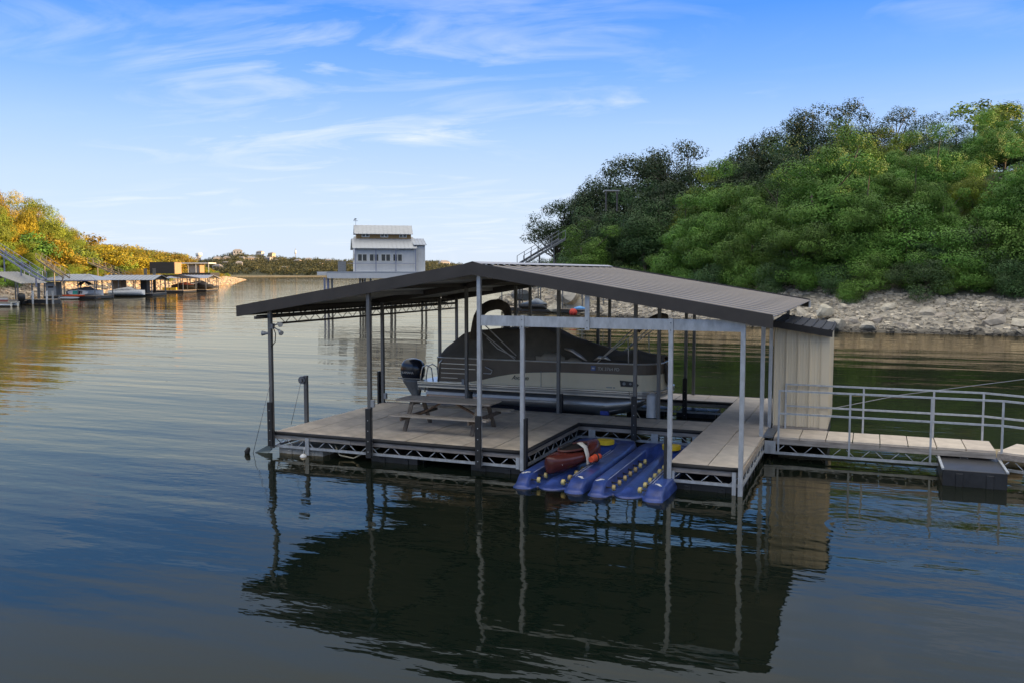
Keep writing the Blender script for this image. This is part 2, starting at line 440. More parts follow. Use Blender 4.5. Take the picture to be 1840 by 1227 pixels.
def rz(x, y, nz=True):
    x = np.asarray(x, float); y = np.asarray(y, float)
    d = seg_dist(x, y, RSH); ins = inside(x, y, RLAND)
    c = rcrest(x)
    h = np.where(d < 9, np.minimum(d * 0.33, c * 0.5), np.minimum(3.0, c * 0.5) + (np.maximum(c, 3.2) - np.minimum(3.0, c * 0.5)) * np.clip((d - 9) / 34, 0, 1) ** 0.8)
    if nz: h = h + np.where(d > 2, fnoise(x, y, 0.16, 3.1) * np.clip(d / 12, 0.1, 0.7), 0)
    return np.where(ins, h, -np.minimum(d * 0.4, 3))
def lz(x, y, nz=True):
    x = np.asarray(x, float); y = np.asarray(y, float)
    d = seg_dist(x, y, LSH); ins = inside(x, y, LLAND)
    c = lcrest(y)
    h = np.where(d < 8, np.minimum(d * 0.3, c * 0.5), np.minimum(2.4, c * 0.5) + (c - np.minimum(2.4, c * 0.5)) * np.clip((d - 8) / 32, 0, 1) ** 0.8)
    if nz: h = h + np.where(d > 2, fnoise(x, y, 0.12, 7.7) * np.clip(d / 12, 0.1, 0.8), 0)
    return np.where(ins, h, -np.minimum(d * 0.4, 3))
def ground_material(name, grassc, rockc, zlim):
    m = bpy.data.materials.new(name); m.use_nodes = True
    nt = m.node_tree; N, L = nt.nodes.new, nt.links.new; b = nt.nodes['Principled BSDF']; b.inputs['Roughness'].default_value = 0.95
    g = N('ShaderNodeNewGeometry'); sp = N('ShaderNodeSeparateXYZ'); L(g.outputs['Position'], sp.inputs[0])
    n = N('ShaderNodeTexNoise'); n.inputs['Scale'].default_value = 0.5; n.inputs['Detail'].default_value = 8; L(g.outputs['Position'], n.inputs['Vector'])
    v = N('ShaderNodeTexVoronoi'); v.inputs['Scale'].default_value = 1.6; L(g.outputs['Position'], v.inputs['Vector'])
    ad = N('ShaderNodeMath'); ad.operation = 'MULTIPLY_ADD'; ad.inputs[1].default_value = 3.0; L(n.outputs[0], ad.inputs[0]); L(sp.outputs['Z'], ad.inputs[2])
    mr = N('ShaderNodeMapRange'); mr.inputs['From Min'].default_value = zlim; mr.inputs['From Max'].default_value = zlim + 1.6; L(ad.outputs[0], mr.inputs[0])
    rr = N('ShaderNodeValToRGB'); rr.color_ramp.elements[0].color = tuple(c * 0.55 for c in rockc) + (1,); rr.color_ramp.elements[1].color = tuple(rockc) + (1,); L(v.outputs['Color'], rr.inputs[0])
    gr = N('ShaderNodeValToRGB'); gr.color_ramp.elements[0].color = tuple(c * 0.5 for c in grassc) + (1,); gr.color_ramp.elements[1].color = tuple(grassc) + (1,); L(n.outputs[0], gr.inputs[0])
    mx = N('ShaderNodeMix'); mx.data_type = 'RGBA'; L(mr.outputs[0], mx.inputs['Factor']); L(rr.outputs[0], mx.inputs['A']); L(gr.outputs[0], mx.inputs['B'])
    L(mx.outputs['Result'], b.inputs['Base Color'])
    bp = N('ShaderNodeBump'); bp.inputs['Distance'].default_value = 0.25; L(v.outputs['Distance'], bp.inputs['Height']); L(bp.outputs[0], b.inputs['Normal'])
    return m
def grid_land(name, fz, xs, ys, m, label, zmin=-1.0):
    X, Y = np.meshgrid(xs, ys); Z = fz(X, Y)
    nx, ny = len(xs), len(ys)
    vs = np.stack([X.ravel(), Y.ravel(), Z.ravel()], 1)
    fs = []
    for j in range(ny - 1):
        for i in range(nx - 1):
            q = (j * nx + i, j * nx + i + 1, (j + 1) * nx + i + 1, (j + 1) * nx + i)
            if max(Z.flat[k] for k in q) > zmin: fs.append(q)
    used = sorted({i for f in fs for i in f}); mp = {u: k for k, u in enumerate(used)}
    me = bpy.data.meshes.new(name); me.from_pydata(vs[used].tolist(), [], [tuple(mp[i] for i in f) for f in fs])
    me.polygons.foreach_set('use_smooth', [True] * len(fs)); me.materials.append(m)
    o = bpy.data.objects.new(name, me); COL.objects.link(o)
    return tag(o, label, kind='structure')
GR = ground_material('right_bank_ground', (0.05, 0.055, 0.022), (0.40, 0.36, 0.29), 3.4)
GL = ground_material('left_bank_ground', (0.10, 0.10, 0.035), (0.40, 0.33, 0.24), 4.0)
rbank = grid_land('rocky_bank', rz, np.arange(-76, 226, 2.0), np.arange(-58, 288, 2.0), GR, 'steep wooded bank with pale limestone rubble at its foot')
lbank = grid_land('wooded_bank', lz, np.concatenate([np.arange(-756, -380, 12.0), np.arange(-380, -60, 3.0)]), np.arange(-56, 452, 3.0), GL, 'wooded left bank falling to the lake behind the boat docks')

# far shore: a long ridge about a kilometre away
FARR = [(-400, 450), (0, 462), (330, 466), (362, 466), (392, 457), (430, 450), (470, 456), (520, 461), (580, 463), (640, 464), (700, 466), (770, 466), (800, 467), (830, 473), (880, 478), (1100, 470), (2000, 460)]
def far_pt(px, t):
    """t 0 at the water's edge, 1 on the ridge line"""
    d = lerp(980, 1330, t)
    p = at(px, 490, D=d); zr = 4.5 + (490 - interp(px, FARR)) / F_PX * 1330 - 7
    z = zr * (t ** 0.8) + 3.0 * math.sin(px * 0.031 + t * 5) * t * (1 - t) * 2 - (1 - t) * 0.6
    return Vector((p.x, p.y, z))
fb = MB(); cols = list(range(-400, 2001, 14)); rows = [0, .04, .12, .24, .38, .52, .66, .8, .92, 1.0]
vs = [far_pt(c, t) for t in rows for c in cols] + [far_pt(c, 1.0) + (far_pt(c, 1.0) - far_pt(c, .6)) * 1.2 - Vector((0, 0, 26)) for c in cols]
nc = len(cols)
fb.add(vs, [(r * nc + i, r * nc + i + 1, (r + 1) * nc + i + 1, (r + 1) * nc + i) for r in range(len(rows)) for i in range(nc - 1)], True)
GF = ground_material('far_hill_ground', (0.075, 0.075, 0.030), (0.34, 0.28, 0.17), 1.5)
farhill = tag(fb.build('far_hill', GF), 'low wooded hills across the lake dotted with houses', kind='structure')

# rocks of the right bank
rnd = random.Random(5)
ROCK = mat('limestone', (0.46, 0.41, 0.325), 0.9, var=0.4, scale=1.6, bump=0.03, bscale=5, rnd=0.22)
def wet_foot(m, z0=.12, z1=.42):
    """stone stays dark where the lake laps it"""
    nt = m.node_tree; N, L = nt.nodes.new, nt.links.new; b = nt.nodes['Principled BSDF']; src = b.inputs['Base Color'].links[0].from_socket
    g = N('ShaderNodeNewGeometry'); sp = N('ShaderNodeSeparateXYZ'); L(g.outputs['Position'], sp.inputs[0])
    nz = N('ShaderNodeTexNoise'); nz.inputs['Scale'].default_value = .7; L(g.outputs['Position'], nz.inputs['Vector'])
    ad = N('ShaderNodeMath'); ad.operation = 'MULTIPLY_ADD'; ad.inputs[1].default_value = -.35; L(nz.outputs[0], ad.inputs[0]); L(sp.outputs['Z'], ad.inputs[2])
    mr = N('ShaderNodeMapRange'); mr.inputs['From Min'].default_value = z0 - .17; mr.inputs['From Max'].default_value = z1 - .17; mr.inputs['To Min'].default_value = .28; mr.inputs['To Max'].default_value = 1; L(ad.outputs[0], mr.inputs[0])
    mm = N('ShaderNodeVectorMath'); mm.operation = 'SCALE'; L(src, mm.inputs[0]); L(mr.outputs[0], mm.inputs['Scale']); L(mm.outputs[0], b.inputs['Base Color'])
wet_foot(ROCK)
def rock_mesh(seed, n=2):
    bm = bmesh.new(); bmesh.ops.create_icosphere(bm, subdivisions=n, radius=1)
    rr = random.Random(seed); pl = []
    for _ in range(9):
        d = Vector((rr.gauss(0, 1), rr.gauss(0, 1), rr.gauss(0, 1))).normalized(); pl.append((d, rr.uniform(0.45, 0.85)))
    for v in bm.verts:
        for d, c in pl:
            k = v.co.dot(d)
            if k > c: v.co -= d * (k - c)
        v.co *= 1 + 0.05 * mnoise.noise(v.co * 3 + Vector((seed, 0, 0)))
    me = bpy.data.meshes.new('rock'); bm.to_mesh(me); bm.free(); me.materials.append(ROCK); return me
RMESH = [rock_mesh(i, 1 if i > 3 else 2) for i in range(10)]
rbank['_o'] = [0.0, 0.0, 0.0]
def band_points(n, dmin, dmax, sh, x0, x1, seed):
    """random points in the strip behind the shoreline"""
    r = random.Random(seed); out = []
    L_ = [(a, b, math.hypot(b[0] - a[0], b[1] - a[1])) for a, b in zip(sh[:-1], sh[1:])]
    L_ = [s for s in L_ if max(s[0][0], s[1][0]) > x0 and min(s[0][0], s[1][0]) < x1]
    tot = sum(s[2] for s in L_)
    while len(out) < n:
        t = r.uniform(0, tot)
        for a, b, l in L_:
            if t < l: break
            t -= l
        k = t / l; d = r.uniform(dmin, dmax)
        nx, ny = (b[1] - a[1]) / l, -(b[0] - a[0]) / l
        x, y = a[0] + (b[0] - a[0]) * k + nx * d, a[1] + (b[1] - a[1]) * k + ny * d
        if x0 < x < x1: out.append((x, y))
    return out
RVIS = [p for p in RSH if p[0] < 45 and 55 < p[1] < 172]
RS2 = RVIS
pts = band_points(300, 0.2, 8.5, RS2, -58, 30, 2)
if inside(np.array([p[0] for p in pts]), np.array([p[1] for p in pts]), RLAND).mean() < 0.5:
    RS2 = RVIS[::-1]; pts = band_points(300, 0.2, 8.5, RS2, -58, 30, 2)
zz = rz([p[0] for p in pts], [p[1] for p in pts])
for (x, y), z in zip(pts, zz):
    s = rnd.choice((0.17, 0.2, 0.22, 0.26, 0.3, 0.36, 0.5, 0.8)) * rnd.uniform(0.8, 1.2)
    inst('rock', rnd.choice(RMESH), rbank, (x, y, float(z) + s * 0.12), (rnd.uniform(-.4, .4), rnd.uniform(-.4, .4), rnd.uniform(0, 6.3)), (s * rnd.uniform(.9, 1.5), s, s * rnd.uniform(.55, .9)))
for px, py, s in ((1690, 553, 1.0), (1668, 569, 1.0), (1694, 578, 0.95), (1728, 566, 0.7), (1480, 560, .8), (1560, 590, .7), (1620, 590, .6), (1790, 590, .7), (940, 530, 1.5), (1020, 530, 1.6), (1040, 548, 1.3), (1000, 555, 1.0)):
    dist = 4.5 * F_PX / (598 - 490) if px > 1400 else 102
    p = at(px, py, D=(dist + (600 - py) * 0.1) if px > 1400 else 100)
    inst('rock', RMESH[rnd.randrange(4)], rbank, (p.x, p.y, p.z), (0, 0, rnd.uniform(0, 6)), (s * 1.35, s, s * 0.8))
def rubble(name, points, fz, smin, smax, m, parent, seed):
    r = random.Random(seed); V = []; Fc = []
    zs = fz([p[0] for p in points], [p[1] for p in points])
    for (x, y), z in zip(points, zs):
        s = r.uniform(smin, smax); o = len(V); M = Matrix.Rotation(r.uniform(0, 6.3), 3, 'Z') @ Matrix.Rotation(r.uniform(-.6, .6), 3, 'X')
        for a in (-1, 1):
            for b in (-1, 1):
                for c in (-1, 1):
                    v = M @ Vector((a * s * r.uniform(.5, 1.2), b * s * r.uniform(.4, .9), c * s * r.uniform(.25, .6)))
                    V.append((x + v.x, y + v.y, float(z) + v.z))
        Fc += [tuple(o + k for k in f) for f in ((0, 1, 3, 2), (4, 6, 7, 5), (0, 4, 5, 1), (2, 3, 7, 6), (0, 2, 6, 4), (1, 5, 7, 3))]
    me = bpy.data.meshes.new(name); me.from_pydata(V, [], Fc); me.materials.append(m)
    o = bpy.data.objects.new(name, me); COL.objects.link(o); o.parent = parent; o['kind'] = 'stuff'
    return o
RUB = mat('limestone_rubble', (0.44, 0.39, 0.305), 0.9, var=0.35, scale=1.2, island=0.35)
wet_foot(RUB); wet_foot(GR)
RUBL = mat('tan_rubble', (0.46, 0.36, 0.25), 0.9, var=0.35, scale=1.2, island=0.35)
rubble('rubble', band_points(15000, -0.4, 9.5, RS2, -66, 44, 3), rz, 0.08, 0.27, RUB, rbank, 4)
lp = band_points(200, 1, 7, LSH, -360, -70, 3)
LS2 = LSH if inside(np.array([p[0] for p in lp]), np.array([p[1] for p in lp]), LLAND).mean() > 0.5 else LSH[::-1]
lbank['_o'] = [0.0, 0.0, 0.0]
rubble('rubble', band_points(5000, -0.4, 8.0, LS2, -372, -70, 6), lz, 0.2, 0.6, RUBL, lbank, 8)

# ------------------------------------------------------------------ trees
def leaf_mesh(name, centers, radii, per, size, seed, flat=0.0, up=0.12):
    """leaf-sized quads gathered into clumps; centers (n,3), radii (n,)"""
    rg = np.random.default_rng(seed); n = len(centers)
    cnt = np.maximum(8, (per * (radii / radii.mean()) ** 2).astype(int))
    idx = np.repeat(np.arange(n), cnt); k = len(idx)
    d = rg.normal(size=(k, 3)); d /= np.linalg.norm(d, axis=1)[:, None]
    d[:, 2] = d[:, 2] * 0.85 + 0.15                   # clump, a little fuller on top
    r = radii[idx] * rg.uniform(0.72, 1.06, k) * (1 + 0.22 * np.sin(d[:, 0] * 5 + idx) * np.sin(d[:, 1] * 5 + idx * 2))
    P = centers[idx] + d * r[:, None] * np.array([1.1, 1.1, 0.95 - flat * 0.35])
    nrm = d + rg.normal(size=(k, 3)) * 0.26 + np.array([0, 0, up]); nrm /= np.linalg.norm(nrm, axis=1)[:, None]
    a = np.cross(nrm, rg.normal(size=(k, 3))); a /= np.linalg.norm(a, axis=1)[:, None]
    b = np.cross(nrm, a)
    s = size * rg.uniform(0.6, 1.3, k)[:, None]
    V = np.stack([P - a * s, P - b * s * 0.55, P + a * s, P + b * s * 0.55], 1).reshape(-1, 3)
    me = bpy.data.meshes.new(name); me.vertices.add(k * 4); me.vertices.foreach_set('co', V.ravel().astype(np.float32))
    me.loops.add(k * 4); me.loops.foreach_set('vertex_index', np.arange(k * 4, dtype=np.int32))
    me.polygons.add(k); me.polygons.foreach_set('loop_start', np.arange(0, k * 4, 4, dtype=np.int32)); me.polygons.foreach_set('loop_total', np.full(k, 4, np.int32))
    me.update(); me.validate()
    tn = me.attributes.new('tone', 'FLOAT', 'FACE'); tv = rg.uniform(0, 1, n)[idx]
    tn.data.foreach_set('value', np.clip(tv + rg.normal(size=k) * .06, 0, 1).astype(np.float32))
    return me
def tree_proto(kind, seed):
    """returns (trunk mesh, crown mesh) of a tree one unit tall; x/y spread depends on the kind"""
    rg = np.random.default_rng(seed); rr = random.Random(seed)
    mb = MB()
    spec = dict(maple=(0.40, 0.10, 44, 0.118, 700, 0.0085), oak=(0.46, 0.26, 60, 0.085, 190, 0.0092), cedar=(0.37, 0.04, 46, 0.122, 520, 0.0086), shrub=(0.62, 0.02, 17, 0.25, 420, 0.019), far=(0.50, 0.05, 40, 0.16, 80, 0.030), pine=(0.30, 0.25, 60, 0.07, 80, 0.015))[kind]
    spread, z0, n, cr, per, ls = spec
    # clump centres: uneven lobes inside an egg shaped volume
    lobes = [(np.array([rg.uniform(-.55, .55) * spread, rg.uniform(-.55, .55) * spread, rg.uniform(z0 + 0.12, 0.80)]), rg.uniform(.5, .8) * spread) for _ in range(5)]
    C = []
    while len(C) < n:
        c, rl = lobes[rg.integers(len(lobes))]
        d = rg.normal(size=3); d /= np.linalg.norm(d)
        p = c + d * rl * rg.uniform(.55, 1.0) * np.array([1, 1, 0.8])
        q = (p[0] ** 2 + p[1] ** 2) ** .5 / spread
        if p[2] < z0 or p[2] > 0.95 or q > 1: continue
        if kind == 'cedar' and q > 1.05 - (p[2] - z0) * 0.9: continue
        if kind in ('oak',) and p[2] < 0.45 and q < 0.5: continue
        C.append(p)
    C = np.array(C)
    if kind != 'oak': C[0] = (0, 0, 0.93)
    rad = cr * rg.uniform(0.65, 1.35, n)
    # trunk and limbs reaching clumps
    lean = Vector((rr.uniform(-.05, .05), rr.uniform(-.05, .05), 0))
    top = 0.62 if kind != 'shrub' else 0.35
    tr = 0.020 if kind not in ('shrub',) else 0.012
    tp = [Vector((0, 0, -0.06)), Vector((0, 0, 0.1)) + lean * 0.3, Vector((0, 0, top * 0.55)) + lean, Vector((0, 0, top)) + lean * 1.6]
    mb.tube(tp, [tr * 1.35, tr, tr * .75, tr * .35], 7)
    for i in rg.permutation(n)[:22 if kind == 'oak' else 13]:
        e = Vector(C[i]); zb = min(top * 0.95, max(0.12, e.z * 0.55)); s = Vector((0, 0, zb)) + lean * (zb / top)
        m1 = s.lerp(e, 0.5) + Vector((rr.uniform(-.03, .03), rr.uniform(-.03, .03), -0.02))
        mb.tube([s, m1, e], [tr * .45, tr * .32, tr * .12], 5, cap=False)
    trunk = mb.mesh('trunk'); trunk.materials.append(BARK)
    crown = leaf_mesh('crown', C, rad, per, ls, seed, flat=0.5 if kind == 'maple' else 0.2)
    return trunk, crown
def leafmat(name, c, rnd=0.13, trans=0.06): return mat(name, c, 0.62, var=0.3, scale=1.5, rnd=rnd, trans=trans, island=0.12, tone=0.34, spec=0.3)
LM = leafmat('light_green_leaves', (0.105, 0.215, 0.030))
LY = leafmat('yellow_green_leaves', (0.19, 0.25, 0.024))
LO = leafmat('dark_oak_leaves', (0.038, 0.066, 0.024), 0.2, 0.05)
LC = leafmat('dull_green_leaves', (0.058, 0.115, 0.034), 0.2, 0.05)
LG = leafmat('sun_gold_leaves', (0.33, 0.245, 0.018), 0.2, 0.2)  # gold in the leaf colour strengthens the low sun's golden light
LB = leafmat('rust_leaves', (0.24, 0.13, 0.03), 0.2, 0.3)
PROT = {}
def proto(kind, i, m):
    k = (kind, i, m.name)
    if k not in PROT:
        b = (kind, i)
        if b not in PROT: PROT[b] = tree_proto(kind, hash(kind) % 97 + i * 13 if False else (sum(map(ord, kind)) + i * 13))
        t, c = PROT[b]
        if not c.materials: c.materials.append(m)
        PROT[k] = (t, c)
    return PROT[k]
TREES = []
def tree(name, kind, i, m, base, h, w=1.0, rot=None):
    t, c = proto(kind, i, m)
    o = bpy.data.objects.new(name, None); COL.objects.link(o)
    o.location = base; o.scale = (h * w, h * w, h); o.rotation_euler = (0, 0, random.uniform(0, 6.3) if rot is None else rot)
    for n_, me in (('trunk', t), ('crown', c)):
        ob = bpy.data.objects.new(n_, me); COL.objects.link(ob); ob.parent = o
        if n_ == 'crown': ob.material_slots[0].link = 'OBJECT'; ob.material_slots[0].material = m
    return o
random.seed(11)
rg = random.Random(21)
RENV = [(870, 470), (895, 458), (940, 430), (985, 352), (1030, 300), (1070, 285), (1110, 270), (1140, 262), (1180, 268), (1230, 255), (1290, 248), (1340, 262), (1380, 250), (1420, 215), (1470, 196), (1540, 182), (1600, 195), (1640, 230), (1690, 205), (1740, 185), (1800, 195), (1840, 200), (2000, 190)]
LENV = [(-200, 300), (0, 342), (45, 346), (62, 352), (100, 385), (130, 405), (150, 437), (200, 440), (250, 446), (300, 450), (330, 462), (360, 476), (400, 490), (440, 497)]
def fit_height(b, h, env, slack):
    """largest height up to h whose top stays under the skyline seen in the photograph"""
    p = proj((b[0], b[1], b[2] + h))
    if p is None: return h
    lim = interp(p[0], env) + slack
    while h > 1.0 and proj((b[0], b[1], b[2] + h))[1] < lim: h -= 0.25
    return h
def shore_depth(px, sh, land, inland):
    D = 60.0
    while D < 700:
        g = at(px, 490, D=D); q = np.array([g.x]), np.array([g.y])
        if inside(*q, land)[0] and seg_dist(*q, sh)[0] > inland: return D
        D += 1.5
    return D
placed = []
def free(x, y, r):
    return all((x - a) ** 2 + (y - b) ** 2 > ((r + c) * 0.5) ** 2 for a, b, c in placed)
groups = {}
def reg(o, key): groups.setdefault(key, []).append(o)
# explicit trees of the right bank: (px, py of the top, distance, kind, variant, material, width factor)
HERO = [(1480, 270, 84, 'maple', 0, LM, 1.25), (1640, 283, 83, 'maple', 1, LM, 1.05), (1745, 300, 82, 'maple', 2, LY, 1.0), (1395, 318, 88, 'maple', 1, LM, .95), (1270, 352, 92, 'maple', 2, LM, .95),
        (1052, 396, 108, 'maple', 0, LM, 1.15), (1560, 300, 86, 'maple', 2, LM, 1.0), (1820, 330, 86, 'maple', 0, LM, 1.0), (1690, 330, 80, 'maple', 0, LM, .9), (1340, 390, 86, 'maple', 0, LM, 1.0), (1430, 375, 80, 'maple', 2, LM, 1.05), (1780, 455, 82, 'maple', 1, LM, 1.3), (1822, 430, 84, 'cedar', 1, LC, 1.5), (1846, 478, 81, 'maple', 0, LM, 1.5)]
HEROL = ['broad bright green tree with the tallest crown above the rocks', 'rounded bright green tree right of the tallest one above the rocks', 'yellow-tipped green tree standing highest on the right above the rocks', 'bright green tree on the left shoulder of the tall crown above the rocks',
         'slim bright green tree standing alone above the middle of the brown roof', 'low rounded green tree beside the hillside stair, above the roof ridge', 'green tree squeezed between the two tallest bright crowns', 'green tree cut by the right edge of the picture below the terrace wall', 'shorter green tree in front of the yellow-tipped one', 'spreading green tree at the left foot of the bright crowns', 'leafy green tree in front of the tallest bright crown', 'small green tree in the gully near the right edge above the rocks', 'dull green small tree behind the gully at the right edge', 'low leafy tree cut by the right edge just above the rocks']
for (px, py, D, k, i, m, w), lab in zip(HERO, HEROL):
    g = at(px, 490, D=D); gz = float(rz(g.x, g.y)); top = at(px, py, D=D).z
    h = max(3, top - gz); o = tree('broadleaf_tree', k, i, m, (g.x, g.y, gz), h, w * 0.98)
    tag(o, lab, 'tree', 'trees on the right bank'); placed.append((g.x, g.y, 4.6))
CREST = [(1240, 252, 128, 0), (1300, 246, 128, 1), (1530, 178, 118, 2), (1600, 196, 120, 0), (1450, 196, 122, 1), (1140, 266, 132, 2), (1090, 282, 134, 0), (1030, 312, 136, 1), (1000, 352, 138, 2), (1350, 256, 126, 0), (1400, 232, 124, 2), (1175, 262, 130, 1)]
cl = []
for px, py, D, i in CREST:
    g = at(px, 490, D=D); gz = float(rz(g.x, g.y)); top = at(px, py, D=D).z; h = max(4, top - gz)
    o = tree('oak_tree', 'oak', i, LO, (g.x, g.y, gz), h, 1.0); cl.append((px, o)); placed.append((g.x, g.y, 5))
for j, (px, o) in enumerate(sorted(cl, key=lambda t: t[0])):
    tag(o, f'dark open-branched oak on the right skyline, {ordinal(j)} from the left', 'tree', 'dark oaks on the skyline')
tt = []
for px, py, D, k, i, m in [(1755, 182, 112, 'pine', 0, LY), (1700, 208, 116, 'cedar', 1, LC), (1800, 196, 114, 'cedar', 2, LC), (1840, 200, 112, 'cedar', 0, LC), (1650, 232, 112, 'cedar', 2, LC), (1890, 190, 112, 'cedar', 1, LC)]:
    g = at(px, 490, D=D); gz = float(rz(g.x, g.y)); h = max(4, at(px, py, D=D).z - gz)
    tt.append((px, tree('tall_tree', k, i, m, (g.x, g.y, gz), h, 1.3 if k != 'pine' else 1.6))); placed.append((g.x, g.y, 4))
for j, (px, o) in enumerate(sorted(tt, key=lambda t: t[0])):
    tag(o, 'yellow-green tree rising highest at the top right of the hill' if px == 1755 else f'dull green hilltop tree, {ordinal(j)} from the left of the top right cluster', 'tree', 'trees on the right bank')
fill = []
for _ in range(7000):
    px = rg.uniform(880, 1980); D = rg.uniform(76, 178)
    g = at(px, 490, D=D)
    d = float(seg_dist(np.array([g.x]), np.array([g.y]), RSH)[0])
    if not inside(np.array([g.x]), np.array([g.y]), RLAND)[0] or d < 8.5 or d > 46: continue
    shrub = False
    if d < 11: continue
    r = 5.2
    if not free(g.x, g.y, r): continue
    gz = float(rz(g.x, g.y))
    h = rg.uniform(7.5, 12.0)
    h = fit_height((g.x, g.y, gz), h, RENV, rg.uniform(4, 26))
    if h < 1.4: continue
    bright = rg.random() < (0.85 if px > 1180 and D < 100 else 0.25)
    k = 'shrub' if shrub or h < 3 else ('maple' if bright else rg.choice(('cedar', 'cedar', 'oak')))
    m = (LM if rg.random() < .7 else LC) if k == 'shrub' else ((LY if rg.random() < .12 else LM) if k == 'maple' else (LO if k == 'oak' else LC))
    o = tree('shrub' if k == 'shrub' else 'hillside_tree', k, rg.randrange(3), m, (g.x, g.y, gz), h, 1.0 if k != 'cedar' else 1.15)
    fill.append((px, o, k, d)); placed.append((g.x, g.y, r))
pS = []
for row, (step, inl, lo, hi) in enumerate(((31, 6.3, 1.6, 3.0), (37, 9.5, 3.0, 5.0))):
    for px in range(1180 + row * 15, 1870, step):
        px += rg.uniform(-9, 9); D = shore_depth(px, RSH, RLAND, inl + rg.uniform(-.8, 1.5)); g = at(px, 490, D=D)
        k = 'shrub' if row == 0 or rg.random() < .5 else 'maple'
        fill.append((px, tree('shrub', k, rg.randrange(3), rg.choice((LM, LM, LC)), (g.x, g.y, float(rz(g.x, g.y))), rg.uniform(lo, hi), 1.1 if k == 'shrub' else 1.25), 'shrub', 8)); pS.append((g.x, g.y))
for sx_, sy_ in band_points(1500, 6.2, 22, RS2, -66, 44, 77):
    if len(pS) > 120: break
    g = Vector((sx_, sy_, 0)); q = np.array([g.x]), np.array([g.y]); pj = proj((g.x, g.y, 3))
    d = float(seg_dist(*q, RSH)[0])
    if pj is None or not 880 < pj[0] < 1980 or d < 6.0 or any((g.x - a) ** 2 + (g.y - b) ** 2 < 5.5 for a, b in pS): continue
    px = pj[0]
    pS.append((g.x, g.y)); gz = float(rz(g.x, g.y)); h = fit_height((g.x, g.y, gz), rg.uniform(2.0, 4.6), RENV, 10)
    fill.append((px, tree('shrub', 'shrub', rg.randrange(3), rg.choice((LM, LM, LC)), (g.x, g.y, gz), h, 1.1), 'shrub', d))

for key, nm, cat in ((lambda k, d: k == 'shrub', 'leafy shrub above the right rocks', 'shrub'), (lambda k, d: k != 'shrub' and d < 22, 'green tree low on the right bank', 'tree'), (lambda k, d: k != 'shrub' and d >= 22, 'dark tree high on the right bank', 'tree')):
    sel = sorted([(px, o) for px, o, k, d in fill if key(k, d)], key=lambda t: t[0])
    for j, (px, o) in enumerate(sel): tag(o, f'{nm}, {ordinal(j)} from the left', cat, 'shrubs of the right bank' if cat == 'shrub' else 'trees on the right bank')

# trees on the bank beyond the right edge of the picture
side = []
for x, y in [(62 + 9 * i + rg.uniform(-3, 3), -30 + 13 * j + rg.uniform(-4, 4)) for i in range(4) for j in range(7)]:
    side.append((y, tree('bank_tree', rg.choice(('maple', 'cedar', 'oak')), rg.randrange(3), rg.choice((LM, LC, LO)), (x, y, float(rz(x, y))), rg.uniform(6, 9), 1.2)))
for j, (y, o) in enumerate(sorted(side, key=lambda q: q[0])): tag(o, f'green tree on the bank right of the dock, {ordinal(j)} from the near end', 'tree', 'trees on the bank right of the dock')
# left bank
lf = []; placedL = []
def freeL(x, y, r): return all((x - a) ** 2 + (y - b) ** 2 > ((r + c) * 0.5) ** 2 for a, b, c in placedL)
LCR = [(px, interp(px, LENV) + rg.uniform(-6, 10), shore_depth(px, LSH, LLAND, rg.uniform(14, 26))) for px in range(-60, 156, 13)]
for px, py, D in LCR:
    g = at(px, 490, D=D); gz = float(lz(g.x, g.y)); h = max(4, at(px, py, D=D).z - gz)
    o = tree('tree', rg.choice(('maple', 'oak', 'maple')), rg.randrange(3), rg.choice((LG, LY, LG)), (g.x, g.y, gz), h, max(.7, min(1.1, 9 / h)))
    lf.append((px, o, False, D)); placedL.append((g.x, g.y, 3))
for _ in range(9000):
    px = rg.uniform(-160, 440); D = rg.uniform(95, 190) if rg.random() < 0.6 else rg.uniform(190, 560)
    g = at(px, 490, D=D)
    d = float(seg_dist(np.array([g.x]), np.array([g.y]), LSH)[0])
    if not inside(np.array([g.x]), np.array([g.y]), LLAND)[0] or d < 6 or d > (48 if D < 190 else 70): continue
    shrub = d < 11
    if shrub and sum(1 for q in lf if q[2]) > 105: continue
    r = (2.6 if shrub else 3.6) * (1 if D < 200 else 1.5)
    if not freeL(g.x, g.y, r): continue
    gz = float(lz(g.x, g.y))
    h = rg.uniform(2.0, 3.4) if shrub else rg.uniform(5.5, 10.0)
    h = fit_height((g.x, g.y, gz), h, LENV, rg.uniform(0, 16) if D < 190 else rg.uniform(0, 7))
    if h < 1.6: continue
    k = 'shrub' if shrub else rg.choice(('maple', 'cedar', 'oak', 'far')) if D < 190 else 'far'
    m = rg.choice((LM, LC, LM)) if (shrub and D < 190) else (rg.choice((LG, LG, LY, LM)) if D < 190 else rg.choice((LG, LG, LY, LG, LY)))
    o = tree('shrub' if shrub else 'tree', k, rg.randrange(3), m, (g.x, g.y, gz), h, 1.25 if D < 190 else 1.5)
    lf.append((px, o, shrub, D)); placedL.append((g.x, g.y, r))
    if len(lf) > 420: break
for key, nm, cat in ((lambda s, D: s and D < 190, 'green shrub behind the left docks', 'shrub'), (lambda s, D: s and D >= 190, 'golden shrub on the left headland', 'shrub'), (lambda s, D: not s and D < 190, 'golden green tree on the left slope', 'tree'), (lambda s, D: not s and D >= 190, 'sunlit tree on the left headland', 'tree')):
    sel = sorted([(px, o) for px, o, s, D in lf if key(s, D)], key=lambda t: t[0])
    for j, (px, o) in enumerate(sel): tag(o, f'{nm}, {ordinal(j)} from the left', cat, nm + 's')

